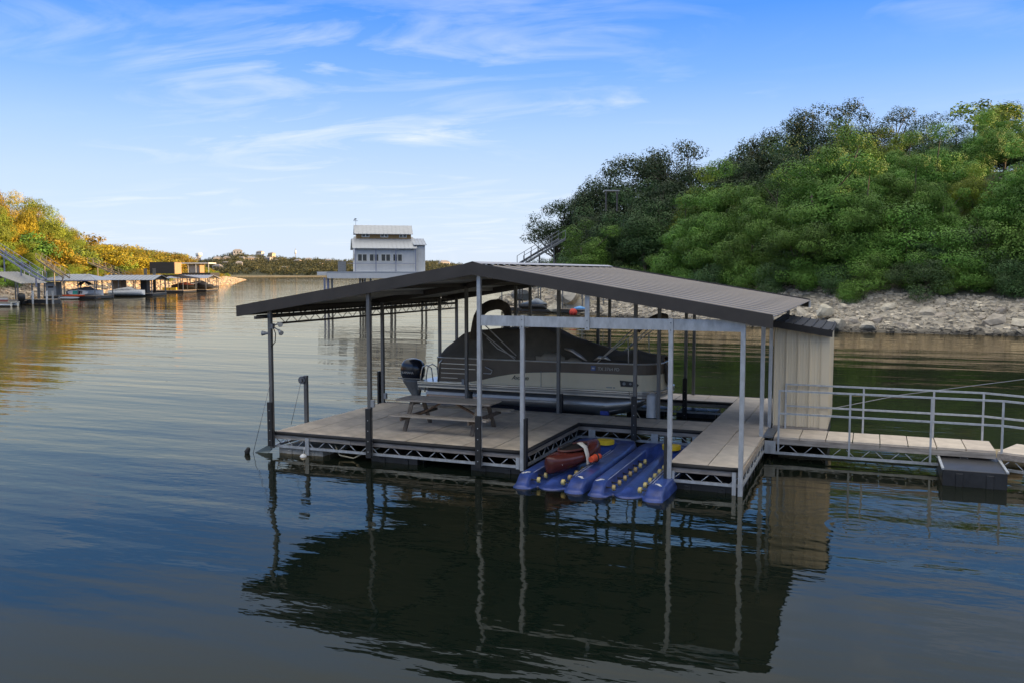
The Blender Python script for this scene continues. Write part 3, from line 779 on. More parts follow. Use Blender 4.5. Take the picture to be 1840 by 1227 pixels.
# far wood: reads as one mass
def far_wood():
    r = random.Random(9); cs = []; rs = []
    for _ in range(4200):
        px = r.uniform(300, 1000); t = r.uniform(0.05, 1.0)
        p = far_pt(px, t); h = r.uniform(2.0, 4.6)
        for k in range(2):
            cs.append((p.x + r.uniform(-2, 2), p.y + r.uniform(-2, 2), p.z + h * (0.4 + 0.5 * k))); rs.append(h * r.uniform(.5, .9))
    me = leaf_mesh('far_wood', np.array(cs), np.array(rs), 14, 0.9, 4)
    me.materials.append(leafmat('far_wood_leaves', (0.085, 0.085, 0.032), 0.0, 0.15))
    o = bpy.data.objects.new('far_wood', me); COL.objects.link(o)
    tag(o, 'scrubby wood covering the hills across the lake', 'woodland', kind='stuff')
far_wood()

# ------------------------------------------------------------------ the covered boat dock
ZD = 0.55
X0, X1, X2, X3 = -13.80, -7.12, -3.84, -2.36
Y0, Y1, Y2, Y3, Y4 = 18.27, 22.30, 23.68, 27.55, 28.95
dock = thing('boat_dock', (-8.1, 23.0, 0.0), 'floating boat dock with brown gabled metal roof on steel posts', 'boat dock')
dr = random.Random(3)
PANEL = {}
def panel(x0, x1, y0, y1, m, parent=dock, name='deck_panel', z=ZD, t=0.05):
    g = 0.011; k = (round(x1 - x0, 3), round(y1 - y0, 3), m.name, t)
    if k not in PANEL:
        b = MB(); b.lim(-(x1 - x0) / 2 + g, (x1 - x0) / 2 - g, -(y1 - y0) / 2 + g, (y1 - y0) / 2 - g, -t, 0)
        me = b.mesh(name); me.materials.append(m); PANEL[k] = me
    return inst(name, PANEL[k], parent, ((x0 + x1) / 2, (y0 + y1) / 2, z + dr.uniform(-.004, .004)), (dr.uniform(-.002, .002), dr.uniform(-.002, .002), 0))
def fill_panels(xs, ys, m):
    for a, b in zip(xs[:-1], xs[1:]):
        for c, d in zip(ys[:-1], ys[1:]): panel(a, b, c, d, m)
fill_panels(list(np.linspace(X0, X1, 10)), [Y0, Y0 + 2.44, Y0 + 4.88, Y2], DECK)
fill_panels(list(np.linspace(X1, X2, 6)), [Y1, Y2], DECK)
fill_panels([X2, (X2 + X3) / 2 + .06, X3], [Y0, Y0 + 2.44, Y0 + 4.88, Y0 + 7.32, Y3, Y4], DECKB)
fill_panels(list(np.linspace(X0, X2, 12)), [Y3, Y4], DECKB)
BR = {}
def truss(p, q, bumper=True, wood=WOODG, parent=dock, z=ZD, panel_w=0.62, drop=0.40):
    """edge of the deck from p to q: bumper, timber rim, steel bottom chord and one brace per bay half"""
    p, q = Vector((p[0], p[1], 0)), Vector((q[0], q[1], 0)); d = (q - p); L_ = d.length; u = d / L_
    n = Vector((u.y, -u.x, 0))           # outward when walking p -> q with the deck on the left
    e = 0.03
    if bumper:
        b = MB(); b.tube([p + n * (e + .01) + Vector((0, 0, z - .035)), q + n * (e + .01) + Vector((0, 0, z - .035))], 0.045, 10); b.build('bumper', RUBBER, parent)
    # rim boards in lengths
    k = max(1, round(L_ / 2.6))
    for i in range(k):
        b = MB(); a0, a1 = p + u * (L_ * i / k + .006), p + u * (L_ * (i + 1) / k - .006)
        zz = z - 0.13 if bumper else z - 0.105
        b.bar(a0 + n * e * .5 + Vector((0, 0, zz)), a1 + n * e * .5 + Vector((0, 0, zz)), 0.035, 0.10 if bumper else .13); b.build('rim_board', wood, parent)
    b = MB(); zb = z - drop + 0.035
    b.bar(p + n * .012 + Vector((0, 0, zb)), q + n * .012 + Vector((0, 0, zb)), 0.05, 0.06); b.build('bottom_rail', GALV, parent)
    zt = z - 0.19
    kb = max(2, round(L_ / (panel_w / 2))); s = L_ / kb
    key = (round(s, 3), round(u.x, 3), round(u.y, 3), round(drop, 2))
    for sg in (0, 1):
        if key + (sg,) not in BR:
            c = MB(); h = zt - zb - .02
            c.tube([u * (-s * .30) + Vector((0, 0, -h / 2 if sg == 0 else h / 2)), u * (s * .30) + Vector((0, 0, h / 2 if sg == 0 else -h / 2))], 0.011, 6)
            me = c.mesh('truss_brace'); me.materials.append(GALV); BR[key + (sg,)] = me
    for i in range(kb):
        c = p + u * (s * (i + .5)); inst('truss_brace', BR[key + (i % 2,)], parent, (c.x, c.y, (zt + zb) / 2))
truss((X0, Y0), (X1, Y0)); truss((X1, Y0), (X1, Y1), wood=WOODY); truss((X1, Y1), (X2, Y1))
truss((X2, Y0), (X3, Y0)); truss((X3, Y0), (X3, Y4), bumper=False, wood=WOODY); truss((X2, Y1), (X2, Y0), bumper=False, wood=WOODY)
truss((X0, Y2), (X0, Y0), bumper=False, wood=WOODY); truss((X2, Y2), (X0, Y2)); truss((X0, Y3), (X2, Y3)); truss((X2, Y3), (X2, Y2), bumper=False, wood=WOODY)
truss((X3, Y4), (X0, Y4))
# galvanised hanger plates on the walkway front and the corner stubs
for x in (-6.72, -5.05, -4.0):
    b = MB(); b.lim(x - .09, x + .09, Y1 - .075, Y1 - .055, -0.05, .40)
    for k in range(7):
        for s in (-.04, .04): b.lim(x + s - .008, x + s + .008, Y1 - .078, Y1 - .074, .02 + k * .05, .04 + k * .05)
    b.build('hanger_plate', GALV, dock)
for x in (X0 + 1.0,):
    b = MB(); b.lim(x - .05, x + .05, Y0 - .075, Y0 - .055, 0.02, .45); b.build('hanger_plate', GALV, dock)
b = MB(); b.lim(X1 - .14, X1 - .05, Y0 - .075, Y0 - .05, 0.14, .40); b.build('hanger_plate', GALV, dock)
b = MB(); b.lim(X3 - .17, X3 - .09, Y0 - .09, Y0 - .05, -0.12, .47); b.build('hanger_plate', GALV, dock)
b = MB(); b.lim(X2 + .04, X2 + .13, Y0 - .075, Y0 - .05, 0.16, .40); b.build('hanger_plate', GALV, dock)
# floats: ribbed tubs
def tub(x0, x1, y0, y1, m=FLOATB, zt=0.15, parent=dock, name='float', zb=-.35):
    b = MB(); b.lim(x0, x1, y0, y1, zb, zt)
    k = max(1, int((x1 - x0) / .55))
    for i in range(k):
        c = lerp(x0, x1, (i + .5) / k); b.lim(c - .075, c + .075, y0 - .03, y0, zb, zt - .045); b.lim(c - .03, c + .03, y0 - .05, y0 - .03, zt - .09, zt - .05)
    k = max(1, int((y1 - y0) / .55))
    for i in range(k):
        c = lerp(y0, y1, (i + .5) / k); b.lim(x1, x1 + .03, c - .075, c + .075, zb, zt - .045)
    return b.build(name, m, parent, bevel=0.012)
tub(-11.05, -9.80, Y0 + .05, Y0 + 1.4); tub(-8.42, -7.2, Y0 + .05, Y0 + 1.4)
w = tub(-13.72, -12.42, Y0 + .05, Y0 + 1.4, FLOATW); w['label'] = 'weathered tan float at the left corner'
for y in (19.9, 22.1): tub(-13.7, -12.4, y, y + 1.2); tub(-11.0, -9.8, y, y + 1.2); tub(-8.4, -7.25, y, y + 1.2)
tub(X2 + .03, X3 - .03, Y0 + .05, Y0 + 2.6, zt=0.145)
for y in (21.2, 23.9, 26.4): tub(X2 + .05, X3 - .03, y, y + 1.6, zt=0.145)
for x in (-12.8, -9.9, -7.2, -5.6): tub(x, x + 1.2, Y3 + .1, Y4 - .1)
# posts
COLX = [-13.80, -10.98, -8.13, -5.30, -2.40]
RZ_, RE_, RX = 4.70, 3.66, -8.22                       # roof: ridge and eave heights, ridge line
def roof_z(x): return RZ_ - (RZ_ - RE_) * abs(x - RX) / 6.42
def post(x, y, z0, z1, m=GALV, w=0.09):
    b = MB(); b.lim(x - w / 2, x + w / 2, y - w / 2, y + w / 2, z0, z1)
    o = b.build('post', m, dock, bevel=.004)
    return o
def pfender(x, y, z0=.22, z1=1.30, w=0.14, t=0.06, side='f'):
    b = MB(); v = MB()
    if side == 'f': b.lim(x - w / 2, x + w / 2, y - t - .047, y - .047, z0, z1)
    else:
        s = -1 if side == 'l' else 1; b.lim(x + s * .047, x + s * (.047 + t), y - w / 2, y + w / 2, z0, z1)
    o = b.build('post_fender', BLACKP, dock, bevel=.006)
    if side == 'f':
        for k in range(4):
            v = MB(); v.tube([(x, y - t - .052, z0 + .15 + k * .25), (x, y - t - .044, z0 + .15 + k * .25)], 0.012, 8); v.build('bolt', GALV, o)
FY = Y0 - .10
for x in COLX[:3]:
    post(x, FY, .14, roof_z(x) - .2, GALV if x > -10 else POSTD); pfender(x, FY, .12 if x > -13 else .2)
post(X1 + .03, FY, .12, 3.56); pfender(X1 + .03, FY, .12, 1.30, side='r')
post(X2 + .03, FY, .12, 3.56); pfender(X2 + .03, FY, .13, 1.12, side='l')
post(X3 + .0, FY, -.02, 3.58)
for x in (COLX[0], COLX[1], COLX[2]): post(x, Y2 - .06, .2, roof_z(x) - .2, POSTD)
pfender(COLX[1], Y2 + .06, .5, 1.0, side='r'); pfender(COLX[2], Y2 + .0, .5, 1.1, side='r'); pfender(COLX[0] - .06, Y2 - .06, .45, 1.5, side='l')
post(-5.57, Y1 + .06 - .15, .2, roof_z(-5.57) - .2, POSTD); pfender(-5.57, Y1 - .09, .22, 1.35)
post(-5.30, Y2 + .05, -.1, roof_z(-5.3) - .2, POSTD)
post(-2.40, Y1 - .2, .1, roof_z(-2.4) - .2); post(-2.36, Y2 - .1, .3, roof_z(-2.36) - .2)
for x in COLX:
    if x < -3: post(x, Y3 - .05, .0, roof_z(x) - .2, POSTD)
    post(x, Y4 - .1, .2, roof_z(x) - .2, POSTD)
pfender(-5.30, Y3 - .05, -.05, 1.25)
# header beam between the front posts
b = MB(); b.lim(COLX[2] + .05, X3 + .02, FY - .03, FY + .03, 3.32, 3.55); hb = b.build('header_beam', GALV, dock)
for x in (X1 + .03, X2 + .03, -5.60):
    b = MB(); lo, hi = (3.27, 3.55) if x != -5.60 else (3.28, roof_z(x) - .25)
    b.lim(x - .05, x + .05, FY - .055, FY - .033, lo, hi); pl = b.build('beam_plate', GALV, hb)
    for z in (lo + .05, lo + .2):
        v = MB(); v.tube([(x, FY - .062, z), (x, FY - .053, z)], .014, 8); v.build('bolt', GALVD, hb)
# roof
RY0, RY1 = 18.02, 29.30
XL, XR = RX - 6.42, RX + 6.42
roof = MB()
roof.add([(XL, RY0, RE_ - .03), (RX, RY0, RZ_ - .03), (XR, RY0, RE_ - .03), (XL, RY1, RE_ - .03), (RX, RY1, RZ_ - .03), (XR, RY1, RE_ - .03),
          (XL, RY0, RE_ - .05), (RX, RY0, RZ_ - .05), (XR, RY0, RE_ - .05), (XL, RY1, RE_ - .05), (RX, RY1, RZ_ - .05), (XR, RY1, RE_ - .05)],
         [(0, 1, 4, 3), (1, 2, 5, 4), (6, 9, 10, 7), (7, 10, 11, 8), (0, 3, 9, 6), (2, 8, 11, 5), (0, 6, 7, 1), (1, 7, 8, 2), (3, 4, 10, 9), (4, 5, 11, 10)])
roofo = roof.build('roof', CEIL, dock)
# ribbed sheets, one object each
RIBM = mat('roof_rib_highlight', (0.27, 0.24, 0.21), 0.5, 0.1, var=.2, scale=3)  # paler than the sheets: highlights along the ribs painted as colour
NP = 16; pw = (RY1 - RY0) / NP
def sheet(side):
    b = MB(); prof = [(0.004, 0), (pw - .004, 0)]
    sl = math.atan2(RZ_ - RE_, 6.42); xe = side * 6.46
    ring = []
    for x in (side * .02, xe):
        zb = -(abs(x) / 6.42) * (RZ_ - RE_)
        ring.append([(x, y, zb + z) for y, z in prof] + [(x, y, zb + z - .006) for y, z in prof[::-1]])
    b.loft(ring, closed=True, caps=True, smooth=False)
    me = b.mesh('roof_sheet'); me.materials.append(ROOFD); return me
for sd_ in (-1, 1):
    me = sheet(sd_)
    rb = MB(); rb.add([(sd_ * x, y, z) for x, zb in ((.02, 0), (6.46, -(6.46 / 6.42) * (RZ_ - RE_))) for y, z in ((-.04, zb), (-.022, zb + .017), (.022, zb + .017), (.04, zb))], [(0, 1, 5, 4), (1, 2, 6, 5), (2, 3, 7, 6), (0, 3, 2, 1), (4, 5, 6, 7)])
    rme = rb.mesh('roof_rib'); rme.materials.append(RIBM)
    for i in range(NP):
        so = inst('roof_sheet', me, roofo, (RX, RY0 + i * pw, RZ_ - .018)); so['_o'] = [RX, RY0 + i * pw, RZ_ - .018]
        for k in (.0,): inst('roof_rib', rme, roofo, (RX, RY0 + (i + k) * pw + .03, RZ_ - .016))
b = MB(); b.add([(RX - .2, RY0 - .02, RZ_ - .005), (RX, RY0 - .02, RZ_ + .045), (RX + .2, RY0 - .02, RZ_ - .005), (RX - .2, RY1 - .4, RZ_ - .005), (RX, RY1 - .4, RZ_ + .045), (RX + .2, RY1 - .4, RZ_ - .005)], [(0, 1, 4, 3), (1, 2, 5, 4)])
b.build('ridge_cap', mat('ridge_cap_metal', (0.42, 0.39, 0.35), 0.4, .2, var=.15), roofo)
def fascia(xa, xb, y, name='fascia', d=0.27, t=.03):
    b = MB(); za, zb = roof_z(xa) + .02, roof_z(xb) + .02
    b.add([(xa, y, za), (xb, y, zb), (xb, y, zb - d), (xa, y, za - d), (xa, y + t, za), (xb, y + t, zb), (xb, y + t, zb - d), (xa, y + t, za - d)],
          [(0, 1, 2, 3), (7, 6, 5, 4), (0, 4, 5, 1), (3, 2, 6, 7), (0, 3, 7, 4), (1, 5, 6, 2)])
    # returned lip below
    b.add([(xa, y, za - d), (xb, y, zb - d), (xb, y + .09, zb - d - .001), (xa, y + .09, za - d - .001)], [(0, 1, 2, 3)])
    return b.build(name, FASC, roofo)
fascia(XL - .02, RX, RY0 - .05); fascia(RX, XR + .02, RY0 - .05); fascia(XL, RX, RY1 + .02); fascia(RX, XR, RY1 + .02)
b = MB(); b.lim(XL - .05, XL - .02, RY0 - .02, RY1 + .02, RE_ - .24, RE_ - .0); b.build('eave_trim', FASC, roofo)
b = MB(); b.lim(XR + .0, XR + .03, RY1 - .55, RY1 + .02, RE_ - .24, RE_ - .04); b.build('eave_trim', CEIL, roofo)
# rafters under the ceiling at each row of posts, purlins between
for y in (FY + .12, Y2 - .06, Y4 - .1):
    for xa, xb in ((XL + .5, RX), (RX, XR - .5)):
        b = MB(); za, zb = roof_z(xa) - .055, roof_z(xb) - .055; d = .17
        b.add([(xa, y - .04, za), (xb, y - .04, zb), (xb, y - .04, zb - d), (xa, y - .04, za - d), (xa, y + .04, za), (xb, y + .04, zb), (xb, y + .04, zb - d), (xa, y + .04, za - d)],
              [(0, 1, 2, 3), (7, 6, 5, 4), (0, 4, 5, 1), (3, 2, 6, 7), (0, 3, 7, 4), (1, 5, 6, 2)])
        b.build('rafter', BEAMD, roofo)
for x in (-12.4, -11.0, -9.6, -6.8, -5.4, -3.9):
    b = MB(); b.lim(x - .03, x + .03, RY0 + .1, RY1 - .1, roof_z(x) - .16, roof_z(x) - .06); b.build('purlin', BEAMD if x in (-11.0, -5.4) else CEIL, roofo)
b = MB(); b.lim(RX - .05, RX + .05, RY0 + .1, RY1 - .1, RZ_ - .2, RZ_ - .06); b.build('ridge_beam', BEAMD, roofo)
# open web joist under the left eave
for jx, jy0 in ((-13.92, 17.75), (-14.28, 18.3)):
    b = MB(); z_t, z_m, z_b = 3.58, 3.40, 3.22
    if jx < -14: z_t, z_m, z_b = 3.52, 3.40, 3.40
    b.bar((jx, jy0, z_m), (jx, RY1 - .3, z_m), .07, .07)
    if z_b < z_m: b.bar((jx, jy0 + .9, z_b), (jx, RY1 - .3, z_b), .05, .05)
    b.bar((jx, jy0 + .3, z_t), (jx, RY1 - .3, z_t), .04, .04)
    jo = b.build('eave_joist', BEAMD, roofo)
    n = 40
    for i in range(n):
        ya = lerp(jy0 + .4, RY1 - .5, i / n); yb = lerp(jy0 + .4, RY1 - .5, (i + 1) / n)
        c = MB(); up = i % 2 == 0
        c.tube([(jx, ya, z_m if up else z_t), (jx, yb, z_t if up else z_m)], .010, 5)
        if z_b < z_m and ya > jy0 + .8: c.tube([(jx, ya, z_m if up else z_b), (jx, yb, z_b if up else z_m)], .010, 5)
        c.build('joist_web', BEAMD, jo)
# small boxes on posts
for x, y, z in ((-10.98 + .09, FY, 1.42), (-10.98 - .1, Y2 - .06, 1.30), (COLX[0] + .09, Y2 - .06, .75)):
    b = MB(); b.lim(x - .045, x + .045, y - .05, y + .03, z - .09, z + .09); o = b.build('junction_box', GREYP, dock, bevel=.01)

# flood lamps on the left front post
fl = thing('flood_lamps', (COLX[0], FY, 3.05), 'pair of bell-shaped flood lamps on the leftmost dock post', 'flood lamp')
def bell(name, p, d, m):
    p, d = Vector(p), Vector(d).normalized(); b = MB()
    b.tube([p, p + d * .05, p + d * .08, p + d * .15, p + d * .16], [.028, .035, .045, .065, .06], 14)
    o = b.build(name, m, fl)
    c = MB(); c.tube([p + d * .14, p + d * .165], [.05, .054], 14); c.build('lens', mat('lamp_glass', (.55, .53, .47), .2), o)
    return o
bx, by = COLX[0], FY
b = MB(); b.lim(bx + .045, bx + .11, by - .05, by + .04, 3.12, 3.24); b.tube([(bx + .08, by, 3.2), (bx + .28, by - .03, 3.24)], .016, 8); b.tube([(bx + .08, by, 3.16), (bx + .30, by - .04, 3.08)], .016, 8); b.build('bracket', GALVD, fl)
bell('lamp_head', (bx + .26, by - .03, 3.24), (.8, -.5, -.05), GREYP); bell('lamp_head', (bx + .28, by - .04, 3.09), (.8, -.4, -.5), GREYP); bell('lamp_head', (bx - .05, by - .02, 3.0), (-.9, -.3, .0), GREYP)
b = MB(); b.tube([(bx + .1, by, 3.12), (bx + .17, by - .02, 3.0), (bx + .14, by, 2.8), (bx + .06, by - .03, 2.68)], .012, 6); b.build('cord', RUBBER, fl)

# storage shed on the far right corner of the dock
sx0, sx1, sy0, sy1 = -2.28, -0.98, Y2 - .12, 26.2
shed = thing('storage_shed', ((sx0 + sx1) / 2, (sy0 + sy1) / 2, 0.5), 'narrow beige ribbed metal storage shed with black lean-to roof', 'shed')
zl, zr = 3.22, 3.02
def shed_z(x): return lerp(zl, zr, (x - sx0) / (sx1 - sx0))
def ribwall(a, b_, z0, zf, n, outn, name='wall_panel'):
    """one ribbed metal panel per rib bay"""
    a, b_ = Vector(a), Vector(b_); u = (b_ - a); o_ = Vector(outn)
    for i in range(n):
        m_ = MB(); ring0 = []; ring1 = []
        for k, off in ((0, .0), (.03, .045), (.13, .045), (.16, 0), (.48, 0), (.5, .008), (.54, .008), (.56, 0), (.74, 0), (.76, .008), (.80, .008), (.82, 0), (.995, 0)):
            p = a + u * ((i + k) / n) + o_ * off
            ring0.append((p.x, p.y, z0)); ring1.append((p.x, p.y, zf(p.x)))
        q0, q1 = a + u * ((i + .995) / n) - o_ * .02, a + u * (i / n) - o_ * .02
        ring0 += [(q0.x, q0.y, z0), (q1.x, q1.y, z0)]; ring1 += [(q0.x, q0.y, zf(q0.x)), (q1.x, q1.y, zf(q1.x))]
        m_.loft([ring0, ring1], smooth=False); m_.build(name, BEIGE, shed)
ribwall((sx0, sy0, 0), (sx1 - .16, sy0, 0), .60, shed_z, 4, (0, -1, 0)); ribwall((sx1, sy0, 0), (sx1, sy1, 0), .60, lambda x: zr, 8, (1, 0, 0))
ribwall((sx1, sy1, 0), (sx0, sy1, 0), .60, shed_z, 4, (0, 1, 0)); ribwall((sx0, sy1, 0), (sx0, sy0, 0), .60, lambda x: zl, 8, (-1, 0, 0))
b = MB(); b.lim(sx1 - .16, sx1 + .035, sy0 - .035, sy0 + .06, .58, zr - .01); b.build('corner_trim', BEIGE, shed)
b = MB(); b.lim(sx0, sx1 + .02, sy0 - .06, sy0 + .02, .46, .595); b.build('sill_board', WOODG, shed)
b = MB(); b.lim(sx0 + .02, sx1, sy0 + .05, sy1, .20, .58); b.build('floor', BLACKP, shed)
b = MB(); ya, yb = sy0 - .22, sy1 + .2; xa, xb = sx0 - .02, sx1 + .10
b.slab((xa, ya, shed_z(xa) + .06), (xb, ya, shed_z(xb) + .06), (xb, yb, shed_z(xb) + .10), (xa, yb, shed_z(xa) + .10), .05)
ro = b.build('roof', BLKROOF, shed)
b = MB(); b.add([(xa, ya - .015, shed_z(xa) + .07), (xb, ya - .015, shed_z(xb) + .07), (xb, ya - .015, shed_z(xb) - .10), (xa, ya - .015, shed_z(xa) - .10), (xa, ya + .005, shed_z(xa) + .07), (xb, ya + .005, shed_z(xb) + .07), (xb, ya + .005, shed_z(xb) - .10), (xa, ya + .005, shed_z(xa) - .10)], [(0, 1, 2, 3), (7, 6, 5, 4), (0, 4, 5, 1), (3, 2, 6, 7), (0, 3, 7, 4), (1, 5, 6, 2)])
b.build('fascia', BLKROOF, ro)
for i in range(7):
    x = lerp(xa + .06, xb - .06, i / 6); b = MB(); b.bar((x, ya, shed_z(x) + .075), (x, yb, shed_z(x) + .115), .03, .03); b.build('roof_rib', BLKROOF, ro)

# picnic table
pt = thing('picnic_table', (-9.85, 20.15, ZD), 'weathered grey wooden picnic table with attached benches on the deck', 'picnic table')
tx0, tx1 = -11.18, -8.58; yc = 20.15
for i in range(5):
    y = yc - .42 + i * .17 + .08; b = MB(); b.lim(tx0 + dr.uniform(-.02, .02), tx1 + dr.uniform(-.02, .02), y - .078, y + .078, 1.26, 1.30); b.build('tabletop_plank', WOODT, pt)
for s in (-1, 1):
    for k in (0, 1):
        y = yc + s * (.86 + k * .145) - (.0725 if s > 0 else -.0725); b = MB(); b.lim(tx0 + .12, tx1 + .18 if s < 0 else tx1 + .1, y - .066, y + .066, .96, 1.0); b.build('bench_plank', WOODT, pt)
for x in (tx0 + .42, tx1 - .34):
    for s in (-1, 1):
        b = MB(); b.bar((x, yc + s * .28, 1.255), (x + .0, yc + s * .70, .555), .045, .10, up=(1, 0, 0)); b.build('leg', WOODB, pt)
    b = MB(); b.lim(x + .03, x + .07, yc - 1.0, yc + 1.0, .86, .955); b.build('crossbeam', WOODB, pt)
    b = MB(); b.lim(x + .03, x + .07, yc - .36, yc + .36, 1.17, 1.258); b.build('top_batten', WOODB, pt)
WOODR = mat('reddish_brace_wood', (0.24, 0.145, 0.08), 0.8, var=.4, scale=4, stretch=(4, 1, 1))
for xa_, xb_ in ((tx0 + .50, -10.02), (tx1 - .42, -9.72)):
    b = MB(); b.bar((xa_, yc, .90), (xb_, yc, 1.235), .04, .09, up=(0, 1, 0)); b.build('diagonal_brace', WOODR, pt)

# winch post and anchor lines on the left side
wp = thing('winch_post', (-13.92, 19.8, ZD), 'short steel post with a hand winch at the left deck edge', 'post')
b = MB(); b.lim(-13.965, -13.875, 19.755, 19.845, .2, 1.78); b.build('post', POSTD, wp)
b = MB(); b.tube([(-14.0, 19.70, 1.66), (-14.0, 19.79, 1.66)], .10, 16); b.tube([(-14.0, 19.66, 1.66), (-14.0, 19.70, 1.66)], .05, 12); b.lim(-14.04, -13.96, 19.72, 19.78, 1.56, 1.76); b.build('winch', GALVD, wp)
b = MB(); b.tube([(-14.04, 19.74, 1.60), (-14.35, 19.7, .45)], .007, 5); b.build('winch_cable', WIRE, wp)
b = MB(); b.tube([at(485, 690, Y=18.12), at(455, 813, z=0.0)], .007, 5); c1 = b.build('anchor_cable', WIRE); c1['_o'] = [0, 0, 0]
tag(c1, 'thin anchor cable slanting from the leftmost post into the water', 'cable')
ap = MB(); q0, q1, q2, q3 = at(487, 796, Y=18.35), at(487, 806, Y=18.35), at(476, 816, z=-.02), at(455, 814, z=-.02)
q1b = q1 + Vector((0, 0, -.02))
ap.add([q0, q1b, q2, q3] + [p + Vector((.02, .03, 0)) for p in (q0, q1b, q2, q3)], [(0, 1, 2, 3), (7, 6, 5, 4), (0, 4, 5, 1), (1, 5, 6, 2), (2, 6, 7, 3), (3, 7, 4, 0)])
tag(ap.build('mooring_anchor', mat('teal_grey_steel', (.19, .24, .25), .5, .2, var=.2)), 'grey-green steel anchor arm dipping into the water under the leftmost post', 'anchor')
p = at(447, 812, z=.03); b = MB(); b.tube([p + Vector((-.05, 0, -.08)), p + Vector((-.05, 0, .02)), p + Vector((0, 0, .1)), p + Vector((.03, 0, .12))], [.05, .07, .05, .01], 10)
tag(b.build('marker_float', RUBBER), 'small dark float bobbing left of the dock', 'float')
p = at(545, 821, Y=Y0 - .16); b = MB()
b.tube([p + Vector((0, 0, .09 * math.sin(a))) for a in np.linspace(-1.5, 1.5, 9)], [max(.008, .09 * math.cos(a)) for a in np.linspace(-1.5, 1.5, 9)], 14)
b.tube([p + Vector((0, 0, .08)), p + Vector((.02, .03, .25))], .008, 5)
tag(b.build('buoy', WHITEP), 'small white ball buoy hanging under the left deck edge', 'buoy')
b = MB(); b.tube([(-12.1, Y0 + .1, .3), (-11.9, Y0, .08), (-11.5, Y0 - .02, .04), (-11.2, Y0 + .05, .2), (-10.9, Y0 + .2, .3)], .018, 8)
tag(b.build('hose', mat('tan_hose', (.34, .30, .20), .6)), 'tan hose drooping below the deck rim between two floats', 'hose')

# ------------------------------------------------------------------ pontoon boat
BYC, BH = 25.60, 1.27
boat = thing('pontoon_boat', (-9.2, BYC, 0.4), 'cream and brown pontoon boat under a brown canvas cover', 'pontoon boat')
def tube_pontoon(y):
    b = MB(); pts = [(-12.75, .70), (-12.7, .70), (-6.95, .70), (-6.4, .78), (-6.0, .88), (-5.75, .98)]
    rr = [.20, .30, .30, .25, .15, .03]
    b.tube([(x, y, z) for x, z in pts], rr, 20); o = b.build('pontoon', ALUD, boat)
    c = MB(); c.tube([(-6.9, y - .27, .55), (-6.2, y - .16, .72), (-5.85, y - .06, .86)], .018, 6); c.tube([(-12.6, y - .31, .72), (-7.0, y - .31, .72)], .012, 6); c.build('spray_rail', ALU, o)
for y in (BYC - .95, BYC + .95): tube_pontoon(y)
b = MB()
for x in np.arange(-12.5, -6.2, .8): b.lim(x - .04, x + .04, BYC - 1.15, BYC + 1.15, .97, 1.03)
b.build('crossmembers', ALUD, boat)
def outline(off=0.0, n=10, x_st=-12.95):
    """deck outline: square stern, rounded bow corners"""
    h = BH + off; pts = [(x_st - off, BYC - h)]
    r = .75
    for i in range(n + 1):
        a = -math.pi / 2 + (math.pi / 2) * i / n; pts.append((-6.15 + off * 0 + (r + off) * math.cos(a), BYC - h + r + off * 0 + (r) * (1 + math.sin(a)) - r))
    for i in range(n + 1):
        a = (math.pi / 2) * i / n; pts.append((-6.15 + (r + off) * math.cos(a), BYC + h - r + r * math.sin(a)))
    pts.append((x_st - off, BYC + h)); return pts
b = MB(); b.prism(outline(), 1.03, 1.09); b.build('deck', mat('boat_deck', (.40, .36, .30), .8, var=.15, scale=6), boat)
b = MB(); b.prism(outline(.015), .985, 1.03); b.build('lower_trim', ALU, boat)
b = MB(); b.prism(outline(.03), 1.091, 1.115); b.prism(outline(.03), 1.135, 1.17); b.build('rub_rail', ALU, boat)
b = MB(); b.prism(outline(.02), 1.1155, 1.1345); b.build('trim_groove', INK, boat)
def wall_pts(x_st=-12.32, off=0.0):
    o = outline(-.05 + off); o[0] = (x_st, o[0][1]); o[-1] = (x_st, o[-1][1])
    # resample the straight sides
    near = [(x, o[0][1]) for x in np.linspace(x_st, o[1][0], 26)][:-1]; far = [(x, o[-1][1]) for x in np.linspace(o[-2][0], x_st, 12)][1:]
    return near + o[1:-1] + far
def wall(name, zlo, zhi, m, off=0.0, t=.02, sel=None):
    P = wall_pts(off=off); b = MB(); rings = []
    Q = P if sel is None else [p for p in P if sel(p)]
    for i, p in enumerate(Q):
        a, c = Q[max(i - 1, 0)], Q[min(i + 1, len(Q) - 1)]; d = Vector((c[0] - a[0], c[1] - a[1])).normalized(); nn = Vector((d.y, -d.x))
        pi = Vector(p) - nn * t; lo, hi = zlo(p[0]), zhi(p[0])
        rings.append([(p[0], p[1], lo), (p[0], p[1], hi), (pi.x, pi.y, hi), (pi.x, pi.y, lo)])
    b.loft(rings, closed=True, caps=True, smooth=False); return b.build(name, m, boat)
ZT = 1.90
def stern_lo(x): return 1.175
side = wall('side_panel', lambda x: 1.175, lambda x: ZT + .02 * sstep(-9, -6, x), BOATW)
SW = [(-12.4, 1.19), (-11.3, 1.20), (-10.9, 1.27), (-10.4, 1.40), (-9.9, 1.50), (-9.3, 1.575), (-8.5, 1.62), (-7.5, 1.63), (-5.0, 1.64)]
wall('side_stripe', lambda x: interp(x, SW), lambda x: ZT - .005 + .02 * sstep(-9, -6, x), BOATB, off=.006, t=.01)
b = MB(); b.tube([(x, y, ZT + .02 + .02 * sstep(-9, -6, x)) for x, y in wall_pts()], .022, 8); b.build('top_rail', ALU, boat)
b = MB(); b.tube([(-12.30, BYC - BH + .03, 1.18), (-12.24, BYC - BH + .03, 1.75), (-12.12, BYC - BH + .03, 1.90)], .022, 8); b.build('stern_rail', ALU, boat)
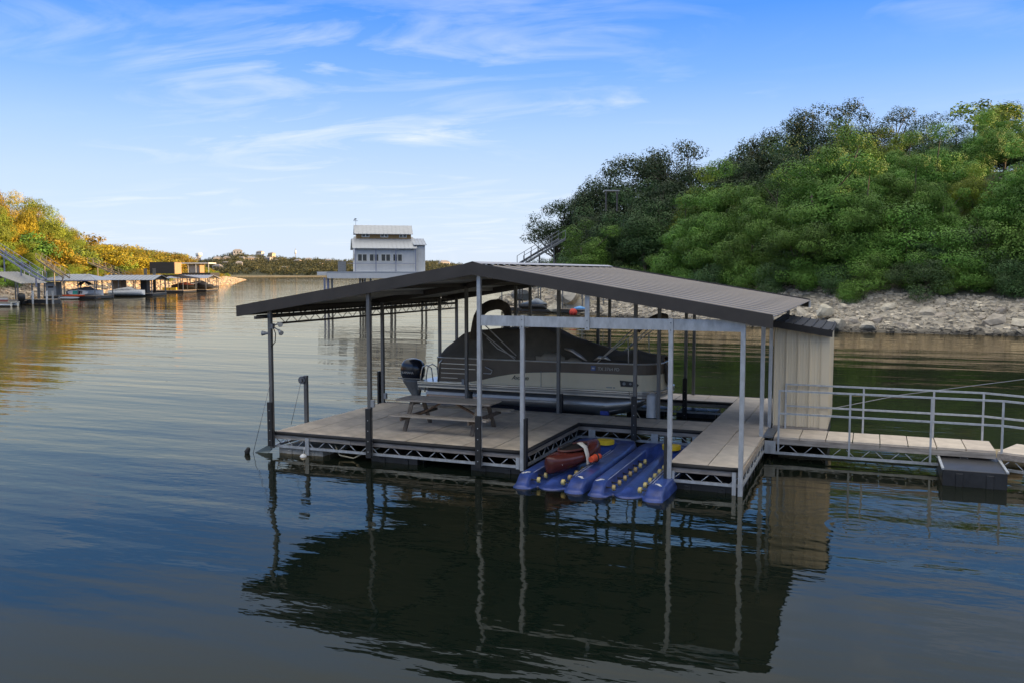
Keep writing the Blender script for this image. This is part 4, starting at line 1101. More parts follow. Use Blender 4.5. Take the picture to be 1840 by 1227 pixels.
for k in range(4):
    z = 1.30 + k * .145; x0 = -12.18 + .0; b = MB(); b.lim(x0, x0 + (.55, .85, 1.15, 1.2)[k], BYC - BH + .018, BYC - BH + .03, z, z + .016); b.build('louvre_trim', ALU, side)
b = MB(); b.lim(-8.93, -8.92, BYC - BH + .022, BYC - BH + .035, 1.18, 1.64); b.build('door_seam', GREYP, side)
# bow lamp
b = MB(); yy = BYC - BH + .03
b.prism([(-6.52, 0), (-6.05, 0), (-6.0, .06), (-6.12, .15), (-6.55, .17)], 0, .02)
lm = MB(); lm.add([(v[0], yy - v[2], 1.30 + v[1]) for v in b.v], b.f)
dl = lm.build('docking_light', INK, side)
for lx, lr in ((-6.42, .045), (-6.24, .035)):
    b = MB(); b.tube([(lx, yy - .012, 1.385), (lx, yy - .026, 1.385)], lr, 14); b.build('lens', GREYP, dl)
ft = (R(90), 0, 0)
text_part('boat_name', 'Avalon', .19, INK, side, (-9.86, BYC - BH + .036, 1.35), ft, shear=.35)
text_part('registration_number', 'TX 3764 FD', .125, LETW, side, (-7.20, BYC - BH + .026, 1.735), ft)
for x0, x1 in ((-6.95, -6.78), (-6.75, -6.69)):
    b = MB(); b.lim(x0, x1, BYC - BH + .030, BYC - BH + .036, 1.238, 1.264); b.build('faint_mark', GREYP, side)
b = MB(); b.lim(-7.40, -7.27, BYC - BH + .022, BYC - BH + .03, 1.72, 1.85); st = b.build('registration_sticker', BLUED, side)
b = MB(); b.lim(-7.375, -7.295, BYC - BH + .016, BYC - BH + .0218, 1.765, 1.81); b.build('sticker_print', LETW, st)
# canvas cover stretched over poles
RID = []
for px, py in ((786, 641), (805, 622), (833, 598), (845, 595), (870, 594), (900, 590), (935, 592), (968, 586), (985, 592), (1010, 603), (1045, 614), (1080, 625), (1105, 634), (1135, 630), (1160, 637), (1192, 642)):
    q = at(px, py, Y=BYC - .5); RID.append((q.x, q.z))
RID[0] = (-12.66, 1.90)
cv = MB(); rings = []
xs = np.linspace(-12.30, -5.50, 80)
rings.append([(-12.36, BYC + v * (BH - .07), ZT + .0) for v in np.linspace(-1, 1, 27)])
for x in xs:
    zt_ = max(interp(x, RID), ZT + .04); flat = 1 - .75 * sstep(-8.8, -7.8, x); bw = BH - .07
    if x > -6.2: bw = BH - .07 - .55 * sstep(-6.3, -5.4, x)
    ring = []
    for v in np.linspace(-1, 1, 27):
        a = abs(v); k = (1 - max(0, (a - .42) / .58) ** 1.15) * flat + (1 - a ** 1.6) * (1 - flat)
        z = ZT + .03 + (zt_ - ZT - .03) * k
        z += .022 * mnoise.noise(Vector((x * 1.6, v * 3.0, 2.0))) * (1 - a ** 6) - .03 * math.sin(math.pi * ((x + 12.3) / 1.45 % 1)) * (a > .2) * (1 - a) * 1.2
        ring.append((x, BYC + v * bw, z))
    rings.append(ring)
cv.loft(rings, closed=False, caps=False); cover = cv.build('canvas_cover', CANVAS, boat)
sol = cover.modifiers.new('thickness', 'SOLIDIFY'); sol.thickness = .012; sol.offset = -1
b = MB(); b.loft([[(x, BYC - BH + .055 - .02 * (j % 2), z) for j, z in enumerate((ZT + .05, ZT + .0, ZT - .06))] for x in np.linspace(-12.2, -10.7, 10)], closed=False, caps=False); 
# seats and console showing below the open front of the cover
b = MB()
for (x0, x1, z1) in ((-9.1, -8.2, 2.18), (-8.2, -7.7, 2.05), (-7.6, -6.0, 2.02)):
    b.loft([[(x, BYC - BH + .10, ZT - .1), (x, BYC - BH + .05, lerp(ZT, z1, .6)), (x, BYC - BH + .10, z), (x, BYC - BH + .35, z), (x, BYC - BH + .45, ZT - .1)] for x, z in ((x0, ZT + .02), (lerp(x0, x1, .3), z1), (lerp(x0, x1, .75), z1 - .02), (x1, ZT + .03))])
    b.build('seat_back', SEATB if x1 < -7 else CANVASK, boat); b = MB()
b = MB(); b.tube([(-8.25, BYC - BH + .16, 2.30), (-8.0, BYC - BH + .13, 2.25), (-7.75, BYC - BH + .11, 2.10), (-7.55, BYC - BH + .10, 1.97)], [.02, .05, .05, .02], 10); b.build('chrome_trim', ALU, boat)
b = MB(); b.tube([(-7.35, BYC - BH + .16, 1.98), (-7.2, BYC - BH + .15, 2.08), (-6.98, BYC - BH + .15, 2.07), (-6.85, BYC - BH + .16, 1.98)], [.03, .05, .05, .02], 10); b.build('grab_handle', ALU, boat)
# folded canvas tops on their frames
def boot(pts, r, name='bimini_boot'):
    b = MB(); b.tube(pts, r, 12)
    for i, v in enumerate(b.v): b.v[i] = tuple(Vector(v) + Vector((1, 1, 1)) * .02 * mnoise.noise(Vector(v) * 4))
    return b.build(name, CANVASK, boat)
def arch(xc, lean, z0, z1, r, seg=17):
    pts = []; rr = []
    for i in range(seg):
        t = i / (seg - 1); a = math.pi * t; y = BYC - 1.28 * math.cos(a) * (1 if abs(math.cos(a)) < .8 else 1)
        k = math.sin(a) ** .42; z = lerp(z0, z1, k); x = xc + lean * k
        pts.append((x, y, z)); rr.append(r * (.75 + .35 * math.sin(a)))
    return pts, rr
pts, rr = arch(-11.08, .16, 2.50, 3.50, .15); boot(pts, rr)
pts, rr = arch(-6.05, .35, 2.86, 3.22, .09); boot(pts, rr)
WHP = mat('white_pole', (.70, .68, .62), .35, .3, var=.1)
for s in (-1, 1):
    y = BYC + s * (BH - .02)
    for a, c in (((-10.98, 2.85), (-9.75, ZT + .05)), ((-10.85, 3.05), (-9.70, ZT + .16)), ((-10.82, 2.62), (-10.78, ZT + .03))):
        b = MB(); b.tube([(a[0], y, a[1]), (c[0], y, c[1])], .017, 8); b.build('bimini_pole', WHP, boat)
    b = MB(); b.tube([(-10.65, y, 2.55), (-10.3, y, 2.25), (-9.72, y, ZT + .1)], .015, 8); b.build('bimini_pole', WHP, boat)
    for a, c in (((-6.20, 2.90), (-7.22, ZT + .05)), ((-6.05, 2.86), (-7.10, ZT + .16)), ((-6.32, 2.62), (-6.30, ZT + .04))):
        b = MB(); b.tube([(a[0], y, a[1]), (c[0], y, c[1])], .017, 8); b.build('bimini_pole', WHP, boat)
# bow tarp and stern rails
b = MB(); b.tube([(-5.50, BYC - .5, 2.0), (-5.38, BYC - .45, 1.75), (-5.36, BYC - .3, 1.45), (-5.36, BYC, 1.2)], [.03, .09, .12, .05], 8); b.build('bow_tarp', CANVASK, boat)
b = MB(); b.tube([(-12.55, BYC + .3, 1.10), (-12.55, BYC + .3, 1.95), (-12.5, BYC + .3, 2.12), (-12.35, BYC + .3, 2.2), (-11.7, BYC + .3, 2.24)], .02, 8); b.build('tow_bar', ALU, boat)
for dy in (0, .38):
    b = MB(); yb = BYC - 1.05 + dy
    b.tube([(-13.05, yb, .75), (-12.98, yb, 1.35), (-12.92, yb, 1.58), (-12.78, yb, 1.64), (-12.62, yb, 1.56), (-12.55, yb, 1.1)], .02, 8); b.build('ladder_rail', ALU, boat)
b = MB(); b.tube([(-12.78, BYC + .9, 1.1), (-12.76, BYC + .9, 1.75)], .05, 8); b.lim(-12.82, -12.6, BYC + .84, BYC + .96, 1.68, 1.80); b.build('stern_pole', BLACKP, boat)
b = MB(); b.tube([(-10.70, BYC - BH - .01, 1.70), (-10.45, BYC - BH - .03, 1.60), (-10.50, BYC - BH - .03, 1.50), (-10.75, BYC - BH - .02, 1.50)], .012, 6); b.build('dock_line', WHITEP, boat)
# outboard
eng = MB(); ex, ey = -13.62, BYC - .35
def ering(z, x0, x1, w, n=18):
    return [(lerp(x0, x1, .5) + (x1 - x0) / 2 * (abs(math.cos(a)) ** .75) * (1 if math.cos(a) > 0 else -1), ey + w * (abs(math.sin(a)) ** .75) * (1 if math.sin(a) > 0 else -1), z) for a in [2 * math.pi * i / n for i in range(n)]]
eng.loft([ering(1.10, ex - .36, ex + .30, .20), ering(1.22, ex - .42, ex + .36, .24), ering(1.40, ex - .44, ex + .38, .26), ering(1.58, ex - .40, ex + .36, .25), ering(1.70, ex - .30, ex + .24, .20), ering(1.755, ex - .16, ex + .08, .10)])
cowl = eng.build('engine_cowling', ENGB, boat)
eng = MB(); eng.loft([ering(.28, ex + .0, ex + .22, .05), ering(.60, ex - .08, ex + .24, .09), ering(.85, ex - .24, ex + .28, .15), ering(1.02, ex - .36, ex + .30, .19), ering(1.10, ex - .38, ex + .31, .205)])
eng.build('engine_leg', ENGG, boat)
b = MB(); b.lim(ex + .22, ex + .62, ey - .16, ey + .16, .78, 1.06); b.build('engine_bracket', ENGG, boat)
text_part('engine_lettering', 'YAMAHA', .105, LETW, cowl, (ex - .30, ey - .262, 1.29), ft, shear=.1)
b = MB(); b.lim(ex - .43, ex + .37, ey - .264, ey - .2, 1.115, 1.15); b.build('cowl_band', ENGG, cowl)

# boat lift below
lift = thing('boat_lift', (-9.0, 24.0, 0.0), 'dark boat lift tank with pale rail under the pontoon boat', 'boat lift')
b = MB(); b.tube([(-12.6, 24.12, .42), (-8.35, 24.12, .42)], .20, 16); b.build('tank', mat('lift_tank', (.014, .018, .03), .35, var=.3), lift)
b = MB(); b.lim(-12.5, -8.2, 23.93, 24.0, .85, .92); b.build('rail', WHITEP, lift)
b = MB(); b.lim(-8.26, -8.16, 23.92, 23.98, .40, .93); b.lim(-8.2, -7.95, 23.9, 24.0, .42, .48); b.build('bracket', GALV, lift)
for x in (-11.6, -7.2):
    b = MB(); b.lim(x - .08, x + .08, 24.2, 27.0, .28, .40); b.build('bunk_beam', GALV, lift)
b = MB(); b.lim(-6.95, -6.72, 23.78, 23.9, .45, .66); tag(b.build('bunk_guide', BLUEBOX), 'small blue plastic block beside the pontoon tube', 'block')
# fender hanging at the bow
b = MB(); fp = Vector((-5.50, 23.90, 0))
b.tube([fp + Vector((0, 0, z)) for z in (.46, .48, .6, .8, 1.0, 1.12, 1.18, 1.22)], [.12, .16, .17, .155, .165, .16, .13, .05], 18)
fo = thing('dock_fender', (-5.5, 23.9, .46), 'white vinyl bumper standing beside the boat bow', 'fender'); b.build('body', WHITEP, fo)
b = MB(); b.tube([at(1130, 702, Y=24.2), at(1135, 725, Y=24.0), at(1150, 750, z=.58), fp + Vector((-.12, -.05, .12))], .011, 6); b.build('rope', ROPE, fo)

# ------------------------------------------------------------------ drive-on floats for personal watercraft
PW, PL = 1.60, 4.95
def float_z(u, v):
    """u 0..1 across, v 0..1 from the entry (near) to the bow stop (far)"""
    x = u * PW; y = v * PL
    def plateau(x, a, b, e): return sstep(a, a + e, x) * (1 - sstep(b - e, b, x))
    rail = max(plateau(x, 0.0, .36, .06), plateau(x, 1.16, PW, .06)) * .21
    w = .19 + .03 * (1 - v)
    lobe = plateau(x, .76 - w, .76 + w, .16) * (.10 * sstep(.05, .7, y) + .07 * sstep(.7, 3.4, y))
    ch = .0
    nose = sstep(-.05, .42, y)
    rail *= nose
    z = max(rail, lobe, ch * sstep(0, .3, y))
    back = sstep(3.55, 4.15, y)
    z = lerp(z, .24 + .12 * plateau(y, 3.5, 4.5, .35) * plateau(x, .35, 1.25, .25), back * plateau(x, .0, PW, .12))
    z *= 1 - .6 * sstep(4.75, PL, y)
    groove = plateau(x, .20, .215, .005) + plateau(x, 1.385, 1.40, .005)
    return max(z, -.02)
def drive_on(x0, y0, label, first):
    f = thing('watercraft_float', (x0 + PW / 2, y0 + PL / 2, 0), label, 'watercraft float', 'blue drive-on floats in the front slip')
    b = MB(); NU, NV = 61, 64; vs = []
    for j in range(NV):
        v = j / (NV - 1)
        for i in range(NU):
            u = i / (NU - 1)
            e = 0.0
            # rounded noses in plan: each rail end pulls in
            yy = y0 + v * PL
            pull = 0
            x = u * PW
            if v < .12:
                c = .20 if x < .5 else (1.40 if x > 1.1 else .80); d = abs(x - c) / .30
                pull = .20 * min(1, d) ** 2.2 * (1 - v / .12) + (.12 if .45 < x < 1.15 else 0) * (1 - v / .12)
            taper = .96 + .04 * sstep(0, .12, v) - .12 * sstep(.86, 1, v)
            vs.append((x0 + PW / 2 + (x - PW / 2) * taper, yy + pull, float_z(u, v) + .03))
    fs = [(j * NU + i, j * NU + i + 1, (j + 1) * NU + i + 1, (j + 1) * NU + i) for j in range(NV - 1) for i in range(NU - 1)]
    o = len(vs); per = [i for i in range(NU)] + [j * NU + NU - 1 for j in range(1, NV)] + [(NV - 1) * NU + i for i in range(NU - 2, -1, -1)] + [j * NU for j in range(NV - 2, 0, -1)]
    vs += [(vs[k][0], vs[k][1], -.16) for k in per]; n = len(per)
    fs += [(per[k], per[(k + 1) % n], o + (k + 1) % n, o + k) for k in range(n)]
    b.add(vs, fs, True); hull = b.build('hull', BLUEP, f)
    # rollers on both sides of the channel
    key = '_roller'
    if key not in PANEL:
        w = MB(); w.tube([(-.036, 0, 0), (-.03, 0, 0), (.03, 0, 0), (.036, 0, 0)], [.04, .062, .062, .04], 16); me = w.mesh('roller'); me.materials.append(CREAMW); PANEL[key] = me
        w = MB(); w.tube([(-.17, 0, 0), (.05, 0, 0)], .014, 8); w.tube([(-.18, 0, 0), (-.15, 0, 0)], .028, 8); me = w.mesh('axle'); me.materials.append(BLACKP); PANEL['_axle'] = me
    for k in range(7):
        y = y0 + .40 + k * .45
        for s, xx in ((1, x0 + .49), (-1, x0 + 1.04)):
            r_ = inst('roller', PANEL[key], f, (xx, y, .13), (0, 0, (.15 if s > 0 else -.15))); r_['_o'] = [xx, y, .13]
            inst('axle', PANEL['_axle'], r_, (xx, y, .13), (0, 0, 0 if s > 0 else math.pi))
    # moulded rims, bow pad and arrow marks
    for xx in (x0 + .325, x0 + 1.20, x0 + 1.26):
        w = MB(); w.bar((xx, y0 + .55, .248), (xx, y0 + 3.5, .248), .016, .012); w.build('rail_edge', mat('pale_blue_plastic', (.30, .33, .46), .4, var=.2, scale=6), f)
    w = MB(); cx = x0 + .92; cy = y0 + 3.95
    w.prism([(cx + .22 * math.cos(a) * (1 + .06 * math.sin(3 * a)), cy + .22 * math.sin(a) * (1 + .08 * math.cos(2 * a))) for a in np.linspace(0, 6.283, 19)[:-1]], .30, .398); w.build('bow_pad', YELLOW, f)
    for xx, a in ((x0 + .16, .5), (x0 + 1.40, -.6)):
        w = MB(); yy = y0 + .50
        d = Vector((math.sin(a), math.cos(a), 0))
        w.bar(Vector((xx, yy, .245)) - d * .10, Vector((xx, yy, .245)) + d * .10, .05, .008); w.bar(Vector((xx, yy, .246)) + d * .07 - Vector((.05, 0, 0)), Vector((xx, yy, .246)) + d * .07 + Vector((.05, 0, 0)), .04, .008)
        w.build('arrow_mark', WHITEP, f)
    return f
drive_on(-6.93, 17.05, 'left blue drive-on float carrying the maroon kayak', True)
drive_on(-5.27, 16.98, 'right blue drive-on float beside the finger walkway, empty, with a yellow pad', False)
# kayak
ky = thing('kayak', (-6.05, 18.75, .42), 'short maroon kayak lying upright on the left blue float', 'kayak')
ka, kb = Vector((-6.36, 17.74, .40)), Vector((-5.82, 19.75, .50))
kd = (kb - ka); kl = kd.length; ku = kd.normalized(); ks = ku.cross(Vector((0, 0, 1))).normalized(); kz = ks.cross(ku)
def kring(t, n=20, top=True):
    w = .31 * (math.sin(math.pi * min(1, max(0, t))) ** .5) + .015; hgt = .22 + .08 * abs(t - .5) * 2
    c = ka + kd * t; r_ = []
    for i in range(n):
        a = 2 * math.pi * i / n; sx, sz = math.cos(a), math.sin(a)
        z = sz * hgt * (1.0 if sz < 0 else .55 + .5 * abs(t - .5)) * (.6 + .4 * math.sin(math.pi * t) ** .5)
        r_.append(c + ks * (w * (abs(sx) ** .8) * (1 if sx > 0 else -1)) + kz * z)
    return r_
b = MB(); b.loft([kring(t) for t in np.linspace(.0, 1.0, 26)]); kh = b.build('hull', KAYAK, ky)
b = MB(); b.tube([ka + kd * (.50 + .24 * math.cos(a)) + ks * (.235 * math.sin(a)) + kz * (.165 + .02 * abs(math.cos(a))) for a in np.linspace(0, 6.283, 29)[:-1]], .024, 8, closed=True); b.build('cockpit_rim', mat('maroon_rim', (.10, .03, .022), .35), ky)
b = MB(); b.add([ka + kd * (.50 + .235 * math.cos(a)) + ks * (.23 * math.sin(a)) + kz * .168 for a in np.linspace(0, 6.283, 29)[:-1]], [tuple(range(28))]); b.build('cockpit', mat('cockpit_dark', (.012, .008, .007), .8), ky)
b = MB(); b.bar(ka + kd * .36 + ks * -.17 + kz * .19, ka + kd * .60 + ks * -.20 + kz * .20, .10, .05); b.build('seat_pad', RUBBER, ky, bevel=.015)
b = MB(); p = ka + kd * .15 + ks * .205 + kz * -.02; b.bar(p - ku * .035, p + ku * .035, .012, .05); b.build('sticker', WHITEP, ky)
vb = thing('life_vest', tuple(ka + kd * .62 + ks * .36), 'orange life vest tucked against the kayak', 'life vest')
b = MB(); p = ka + kd * .60 + ks * .44 + kz * -.06
b.loft([[p + ku * (x * .18) + ks * (.07 * math.cos(a)) + kz * (.09 * math.sin(a)) * (1 - .3 * abs(x)) for a in np.linspace(0, 6.283, 11)[:-1]] for x in (-1, -.7, 0, .7, 1)]); b.build('body', ORANGE, vb)
b = MB(); b.tube([p + ku * .02 + ks * (.08 * math.cos(a)) + kz * (.098 * math.sin(a)) for a in np.linspace(0, 6.283, 13)[:-1]], .018, 6, closed=True); b.build('strap', RUBBER, vb)
b = MB(); pp = [ka + kd * .58 + ks * .02 + kz * .24, ka + kd * .54 + ks * .14 + kz * .27, ka + kd * .53 + ks * .28 + kz * .20, ka + kd * .51 + ks * .36 + kz * .02, ka + kd * .50 + ks * .38 + kz * -.16]
b.loft([[q + ku * s * wd_ + kz * (.012 * k) for s, k in ((-1, 0), (0, 1), (1, 0), (1, -1), (0, 0), (-1, -1))] for q, wd_ in zip(pp, (.06, .09, .08, .07, .06))])
tag(b.build('towel', CLOTH), 'off-white cloth draped over the side of the kayak', 'cloth')

# ------------------------------------------------------------------ gangway
gw = thing('gangway', (0.2, 22.8, 0.0), 'galvanised gangway with pale deck panels and two-bar railings', 'gangway')
gx0, gx1, gy0, gy1 = -2.12, 2.66, 22.16, 23.46
n = 8
for i in range(n): panel(lerp(gx0, gx1, i / n), lerp(gx0, gx1, (i + 1) / n), gy0, gy1, DECKB, gw)
truss((gx0, gy0), (gx1, gy0), bumper=False, parent=gw, drop=.42); truss((gx1, gy1), (gx0, gy1), bumper=False, parent=gw, drop=.42)
b = MB(); b.lim(gx0 - .24, gx0 - .01, gy0 - .02, gy1 - .1, .515, .56); b.build('hinge_plate', GALVD, gw)
b = MB(); b.lim(gx0 - .2, gx0 + .06, gy0 - .05, gy0 + .03, .14, .45); b.build('hinge_arm', GALV, gw)
A2 = R(-24); o2 = Vector((gx1 + .02, gy0, 0)); u2 = Vector((math.cos(A2), math.sin(A2), 0)); n2 = Vector((-u2.y, u2.x, 0)); W2 = gy1 - gy0
def second(l, s, z): q = o2 + u2 * l + n2 * s; return Vector((q.x, q.y, z))
for side_, (y, dx) in (('near', (gy0 - .02, 0)), ('far', (gy1 + .02, -.12))):
    xs_ = [gx0 + .12 + dx, -.40, 1.33, gx1 + .1 + (.0 if side_ == 'near' else -.35)] if side_ == 'near' else [gx0 + .16, gx0 + 1.6 + .4, 1.45, gx1 - .15]
    for x in xs_:
        b = MB(); b.lim(x - .022, x + .022, y - .022, y + .022, .16 if side_ == 'near' else .45, 1.66); b.build('rail_post', GALV, gw)
    for z in (1.68, 1.13):
        b = MB(); b.bar((xs_[0] - .02, y, z), (xs_[-1], y, z), .042, .042); e = Vector((xs_[-1], y, z)); q = second(6.0, -.02 if side_ == 'near' else W2 + .02, z - .05)
        b.bar(e, q, .042, .042); b.build('handrail', GALV, gw)
for l in (1.6, 3.4, 5.2):
    for s in (-.02, W2 + .02):
        b = MB(); q = second(l, s, 0); b.box((q.x, q.y, .9), (.044, .044, 1.5), A2); b.build('rail_post', GALV, gw)
for i in range(9):
    b = MB(); q = [second(i * .62 + e, s, ZD - .002) for e, s in ((.008, 0), (.612, 0), (.612, W2), (.008, W2))]; b.slab(*q, .05); b.build('deck_panel', DECKB, gw)
a_, c_ = second(0, 0, 0), second(5.6, 0, 0); truss((a_.x, a_.y), (c_.x, c_.y), bumper=False, parent=gw, drop=.42)
gf = thing('gangway_float', (2.1, 21.6, 0), 'black plastic tub float under the far end of the gangway', 'float')
b = MB(); b.lim(1.50, 2.72, 20.75, 22.6, -.35, .34)
for c in (1.82, 2.40): b.lim(c - .07, c + .07, 20.72, 20.75, -.35, .28)
b.build('tub', FLOATB, gf, bevel=.012)
for x in (1.50, 2.72):
    b = MB(); b.bar((x, 20.74, .36), (x, 22.1, .36), .05, .035); b.build('edge_angle', GALV, gf)
b = MB(); b.tube([(1.9, 23.0, .12), (3.3, 23.6, .12)], [.28, .26], 14); tag(b.build('drum_float', mat('tan_drum', (.38, .30, .17), .6, var=.3)), 'tan cylindrical float behind the gangway truss', 'float')
b = MB(); b.tube([at(1487, 735, Y=25.0), at(1620, 709, Y=29.0), at(1840, 681, Y=36.0), at(1990, 655, Y=42.0)], .012, 6); tag(b.build('mooring_cable', WIRE), 'long steel mooring cable rising to the right behind the gangway', 'cable')

# ------------------------------------------------------------------ white two-storey stilt house
WALLW = mat('white_siding', (.62, .62, .60), .55, var=.06, scale=2)
ROOFG = mat('galvalume_roof', (.40, .42, .44), .4, .35, var=.1, scale=3)
FRAMEB = mat('blue_grey_frame', (.24, .26, .36), .5, var=.1)
GLASS = mat('dark_glass', (.015, .02, .022), .05, var=.2)
TRIMW = mat('white_trim', (.74, .72, .64), .5, var=.05)
WOODO = mat('honey_wood', (.30, .18, .06), .6, var=.25, scale=6)
hb0 = at(638, 490, D=110)
hr = -YAW + R(12)
hs = thing('stilt_house', (hb0.x, hb0.y, 0), 'white two-storey boathouse on stilts with ribbed metal roofs', 'boathouse', rz=hr, local=True)
HW, HD = 7.55, 7.4; zf, ze = 4.60, 7.50          # wall: width, depth, floor and eave heights
def lbox(name, m, parent, *lims, bevel=0):
    b = MB()
    for l in lims: b.lim(*l)
    return b.build(name, m, parent, org=(0, 0, 0))
# front wall of boards, gable end, right block
for i in range(20):
    x0 = HW * i / 20; lbox('wall_board', WALLW, hs, (x0 + .006, x0 + HW / 20 - .006, .0, .12, zf, ze))
lbox('wall', WALLW, hs, (.02, HW, .12, HD, zf, ze + .0))
g = MB(); g.add([(0, 0, ze), (0, HD, ze), (0, HD / 2, ze + 1.55), (HW, 0, ze), (HW, HD, ze), (HW, HD / 2, ze + 1.55)], [(0, 1, 2), (3, 5, 4), (0, 3, 4, 1), (0, 2, 5, 3), (1, 4, 5, 2)]); g.build('gable', WALLW, hs, org=(0, 0, 0))
def slope(name, x0, x1, ya, za, yb, zb, n, m=ROOFG, parent=None, t=.05):
    """roof slope made of ribbed sheets"""
    r0 = MB(); r0.slab((x0, ya, za), (x1, ya, za), (x1, yb, zb), (x0, yb, zb), t); ro_ = r0.build(name, m, parent or hs, org=(0, 0, 0))
    for i in range(n + 1):
        x = lerp(x0 + .03, x1 - .03, i / n); q = MB(); q.bar((x, ya, za + .015), (x, yb, zb + .015), .05, .04); q.build('roof_rib', m, ro_, org=(0, 0, 0))
    return ro_
slope('roof', -.3, HW + .1, -.45, ze - .02, 2.6, ze + 1.25, 16); slope('roof', -.3, HW + .1, HD + .4, ze - .02, HD - 2.6, ze + 1.25, 8)
lbox('clerestory_wall', WOODO, hs, (.3, 7.2, 2.6, HD - 2.6, ze + 1.2, ze + 1.95))
slope('upper_roof', .02, 7.4, 2.2, ze + 1.85, HD / 2, ze + 3.0, 14); slope('upper_roof', .02, 7.4, HD - 2.2, ze + 1.85, HD / 2, ze + 3.0, 8)
g = MB(); g.add([(.3, 2.6, ze + 1.9), (.3, HD - 2.6, ze + 1.9), (.3, HD / 2, ze + 2.9), (.2, 2.6, ze + 1.9), (.2, HD - 2.6, ze + 1.9), (.2, HD / 2, ze + 2.9)], [(0, 1, 2), (3, 5, 4), (0, 3, 4, 1), (1, 4, 5, 2), (0, 2, 5, 3)]); g.build('gable', WALLW, hs, org=(0, 0, 0))
for i in range(6):
    x0 = HW + i * .2; lbox('wall_board', WALLW, hs, (x0 + .006, x0 + .194, .5, .6, zf - .6, ze + .45))
lbox('wall', WALLW, hs, (HW + .0, HW + 1.2, .6, HD - .5, zf - .6, ze + .45)); slope('roof', HW - .3, HW + 1.35, .2, ze + .45, HD / 2, ze + 1.35, 4)
def window(x0, x1, z0, z1, y, parent=hs, two=True):
    f = lbox('window', TRIMW, parent, (x0 - .07, x1 + .07, y - .05, y, z0 - .07, z0), (x0 - .07, x1 + .07, y - .05, y, z1, z1 + .07), (x0 - .07, x0, y - .05, y, z0, z1), (x1, x1 + .07, y - .05, y, z0, z1), *([((x0 + x1) / 2 - .05, (x0 + x1) / 2 + .05, y - .05, y, z0, z1)] if two else []))
    if two:
        lbox('pane', GLASS, f, (x0, (x0 + x1) / 2 - .05, y - .02, y - .004, z0, z1)); lbox('pane', GLASS, f, ((x0 + x1) / 2 + .05, x1, y - .02, y - .004, z0, z1))
    else: lbox('pane', GLASS, f, (x0, x1, y - .02, y - .004, z0, z1))
for x in (.38, 1.82, 3.26, 4.72): window(x, x + 1.05, 5.92, 6.72, -.003)
for x in (1.05, 3.40, 5.75): window(x, x + .82, ze + 1.50, ze + 1.83, 2.597)
for y in (1.6, 4.4):
    f = lbox('window', TRIMW, hs, (-.05, -.003, y - .07, y + .9, 5.9, 6.85)); lbox('pane', GLASS, f, (-.07, -.052, y, y + .83, 5.97, 6.78))
for x in (.03, 2.55, 5.0, 7.45): lbox('porch_post', FRAMEB, hs, (x - .05, x + .05, -.42, -.32, zf + .02, ze - .1))
lbox('porch_rail', FRAMEB, hs, (0, 7.45, -.41, -.35, 5.58, 5.64)); lbox('porch_rail', FRAMEB, hs, (-.9, 0, -.41, -.35, 5.58, 5.64))
lbox('platform', WALLW, hs, (-3.4, 9.6, -.9, HD + .6, 3.78, 4.56)); lbox('platform_end', WALLW, hs, (-4.6, -3.4, 1.5, HD, 4.14, 4.58))
lbox('platform_trim', ROOFG, hs, (-3.45, 9.65, -.94, -.9, 4.50, 4.60))
for x in (-3.7, -3.3, -2.8, .6, 1.2, 1.9, 4.4, 4.9, 8.8):
    lbox('stilt', FRAMEB if x < -3.1 else POSTD, hs, (x - .12, x + .12, .2, .44, -.5, 3.85))
for x in (-3.2, 1.2, 5.0, 9.0): lbox('stilt', POSTD, hs, (x - .12, x + .12, HD - .6, HD - .36, -.5, 3.85))
v = MB(); v.tube([(.3, HD / 2, ze + 2.95), (.3, HD / 2, ze + 3.65)], .02, 6); v.lim(.0, .55, HD / 2 - .02, HD / 2 + .02, ze + 3.5, ze + 3.56); v.add([(.02, HD / 2, ze + 3.62), (.3, HD / 2, ze + 3.68), (.5, HD / 2, ze + 3.78), (.2, HD / 2, ze + 3.86), (.02, HD / 2 + .03, ze + 3.62), (.3, HD / 2 + .03, ze + 3.68), (.5, HD / 2 + .03, ze + 3.78), (.2, HD / 2 + .03, ze + 3.86)], [(0, 1, 2, 3), (7, 6, 5, 4), (0, 4, 5, 1), (1, 5, 6, 2), (2, 6, 7, 3), (3, 7, 4, 0)])
v.build('weather_vane', GALVD, hs, org=(0, 0, 0))
b = MB(); b.lim(-2.0, -1.0, 3, 4, 4.58, 5.9); b.build('stair_hood', GALVD, hs, org=(0, 0, 0))

# ------------------------------------------------------------------ small dock below the right bank, seen under the roof
rd0 = at(985, 562, z=0)
rd = thing('shore_dock', (rd0.x, rd0.y, 0), 'low dock with slim posts below the rocks, seen under the brown roof', 'dock', rz=R(-18), local=True)
TANW = mat('tan_decking', (.42, .34, .25), .8, var=.2, scale=2)
for i in range(14): lbox('deck_board', TANW, rd, (-7 + i * 1.0, -6.02 + i * 1.0, 0, 2.0, .42, .50))
lbox('frame', BLACKP, rd, (-7, 7, .02, 1.98, .05, .41))
for i, x in enumerate((-7, -5.6, -4.4, -2.9, -1.2, .3, 1.9, 3.3, 4.6, 6.2)): lbox('post', GALVD, rd, (x - .05, x + .05, .1 + (i % 2) * 1.7, .2 + (i % 2) * 1.7, .1, 4.0))
lbox('rail', GALVD, rd, (-7, 7, .1, .16, 3.9, 4.0)); lbox('rail', GALVD, rd, (2, 7, 1.8, 1.86, 1.5, 1.56))
ld = at(936, 548, D=92)
la = thing('dock_ladder', (ld.x, ld.y, .4), 'dark ladder standing upright on the shore dock', 'ladder', rz=R(-18), local=True)
for s in (-.22, .22): lbox('stile', BEAMD, la, (s - .03, s + .03, -.03, .03, 0, 3.4))
for k in range(8): lbox('rung', BEAMD, la, (-.22, .22, -.05, .05, .35 + k * .4, .42 + k * .4))
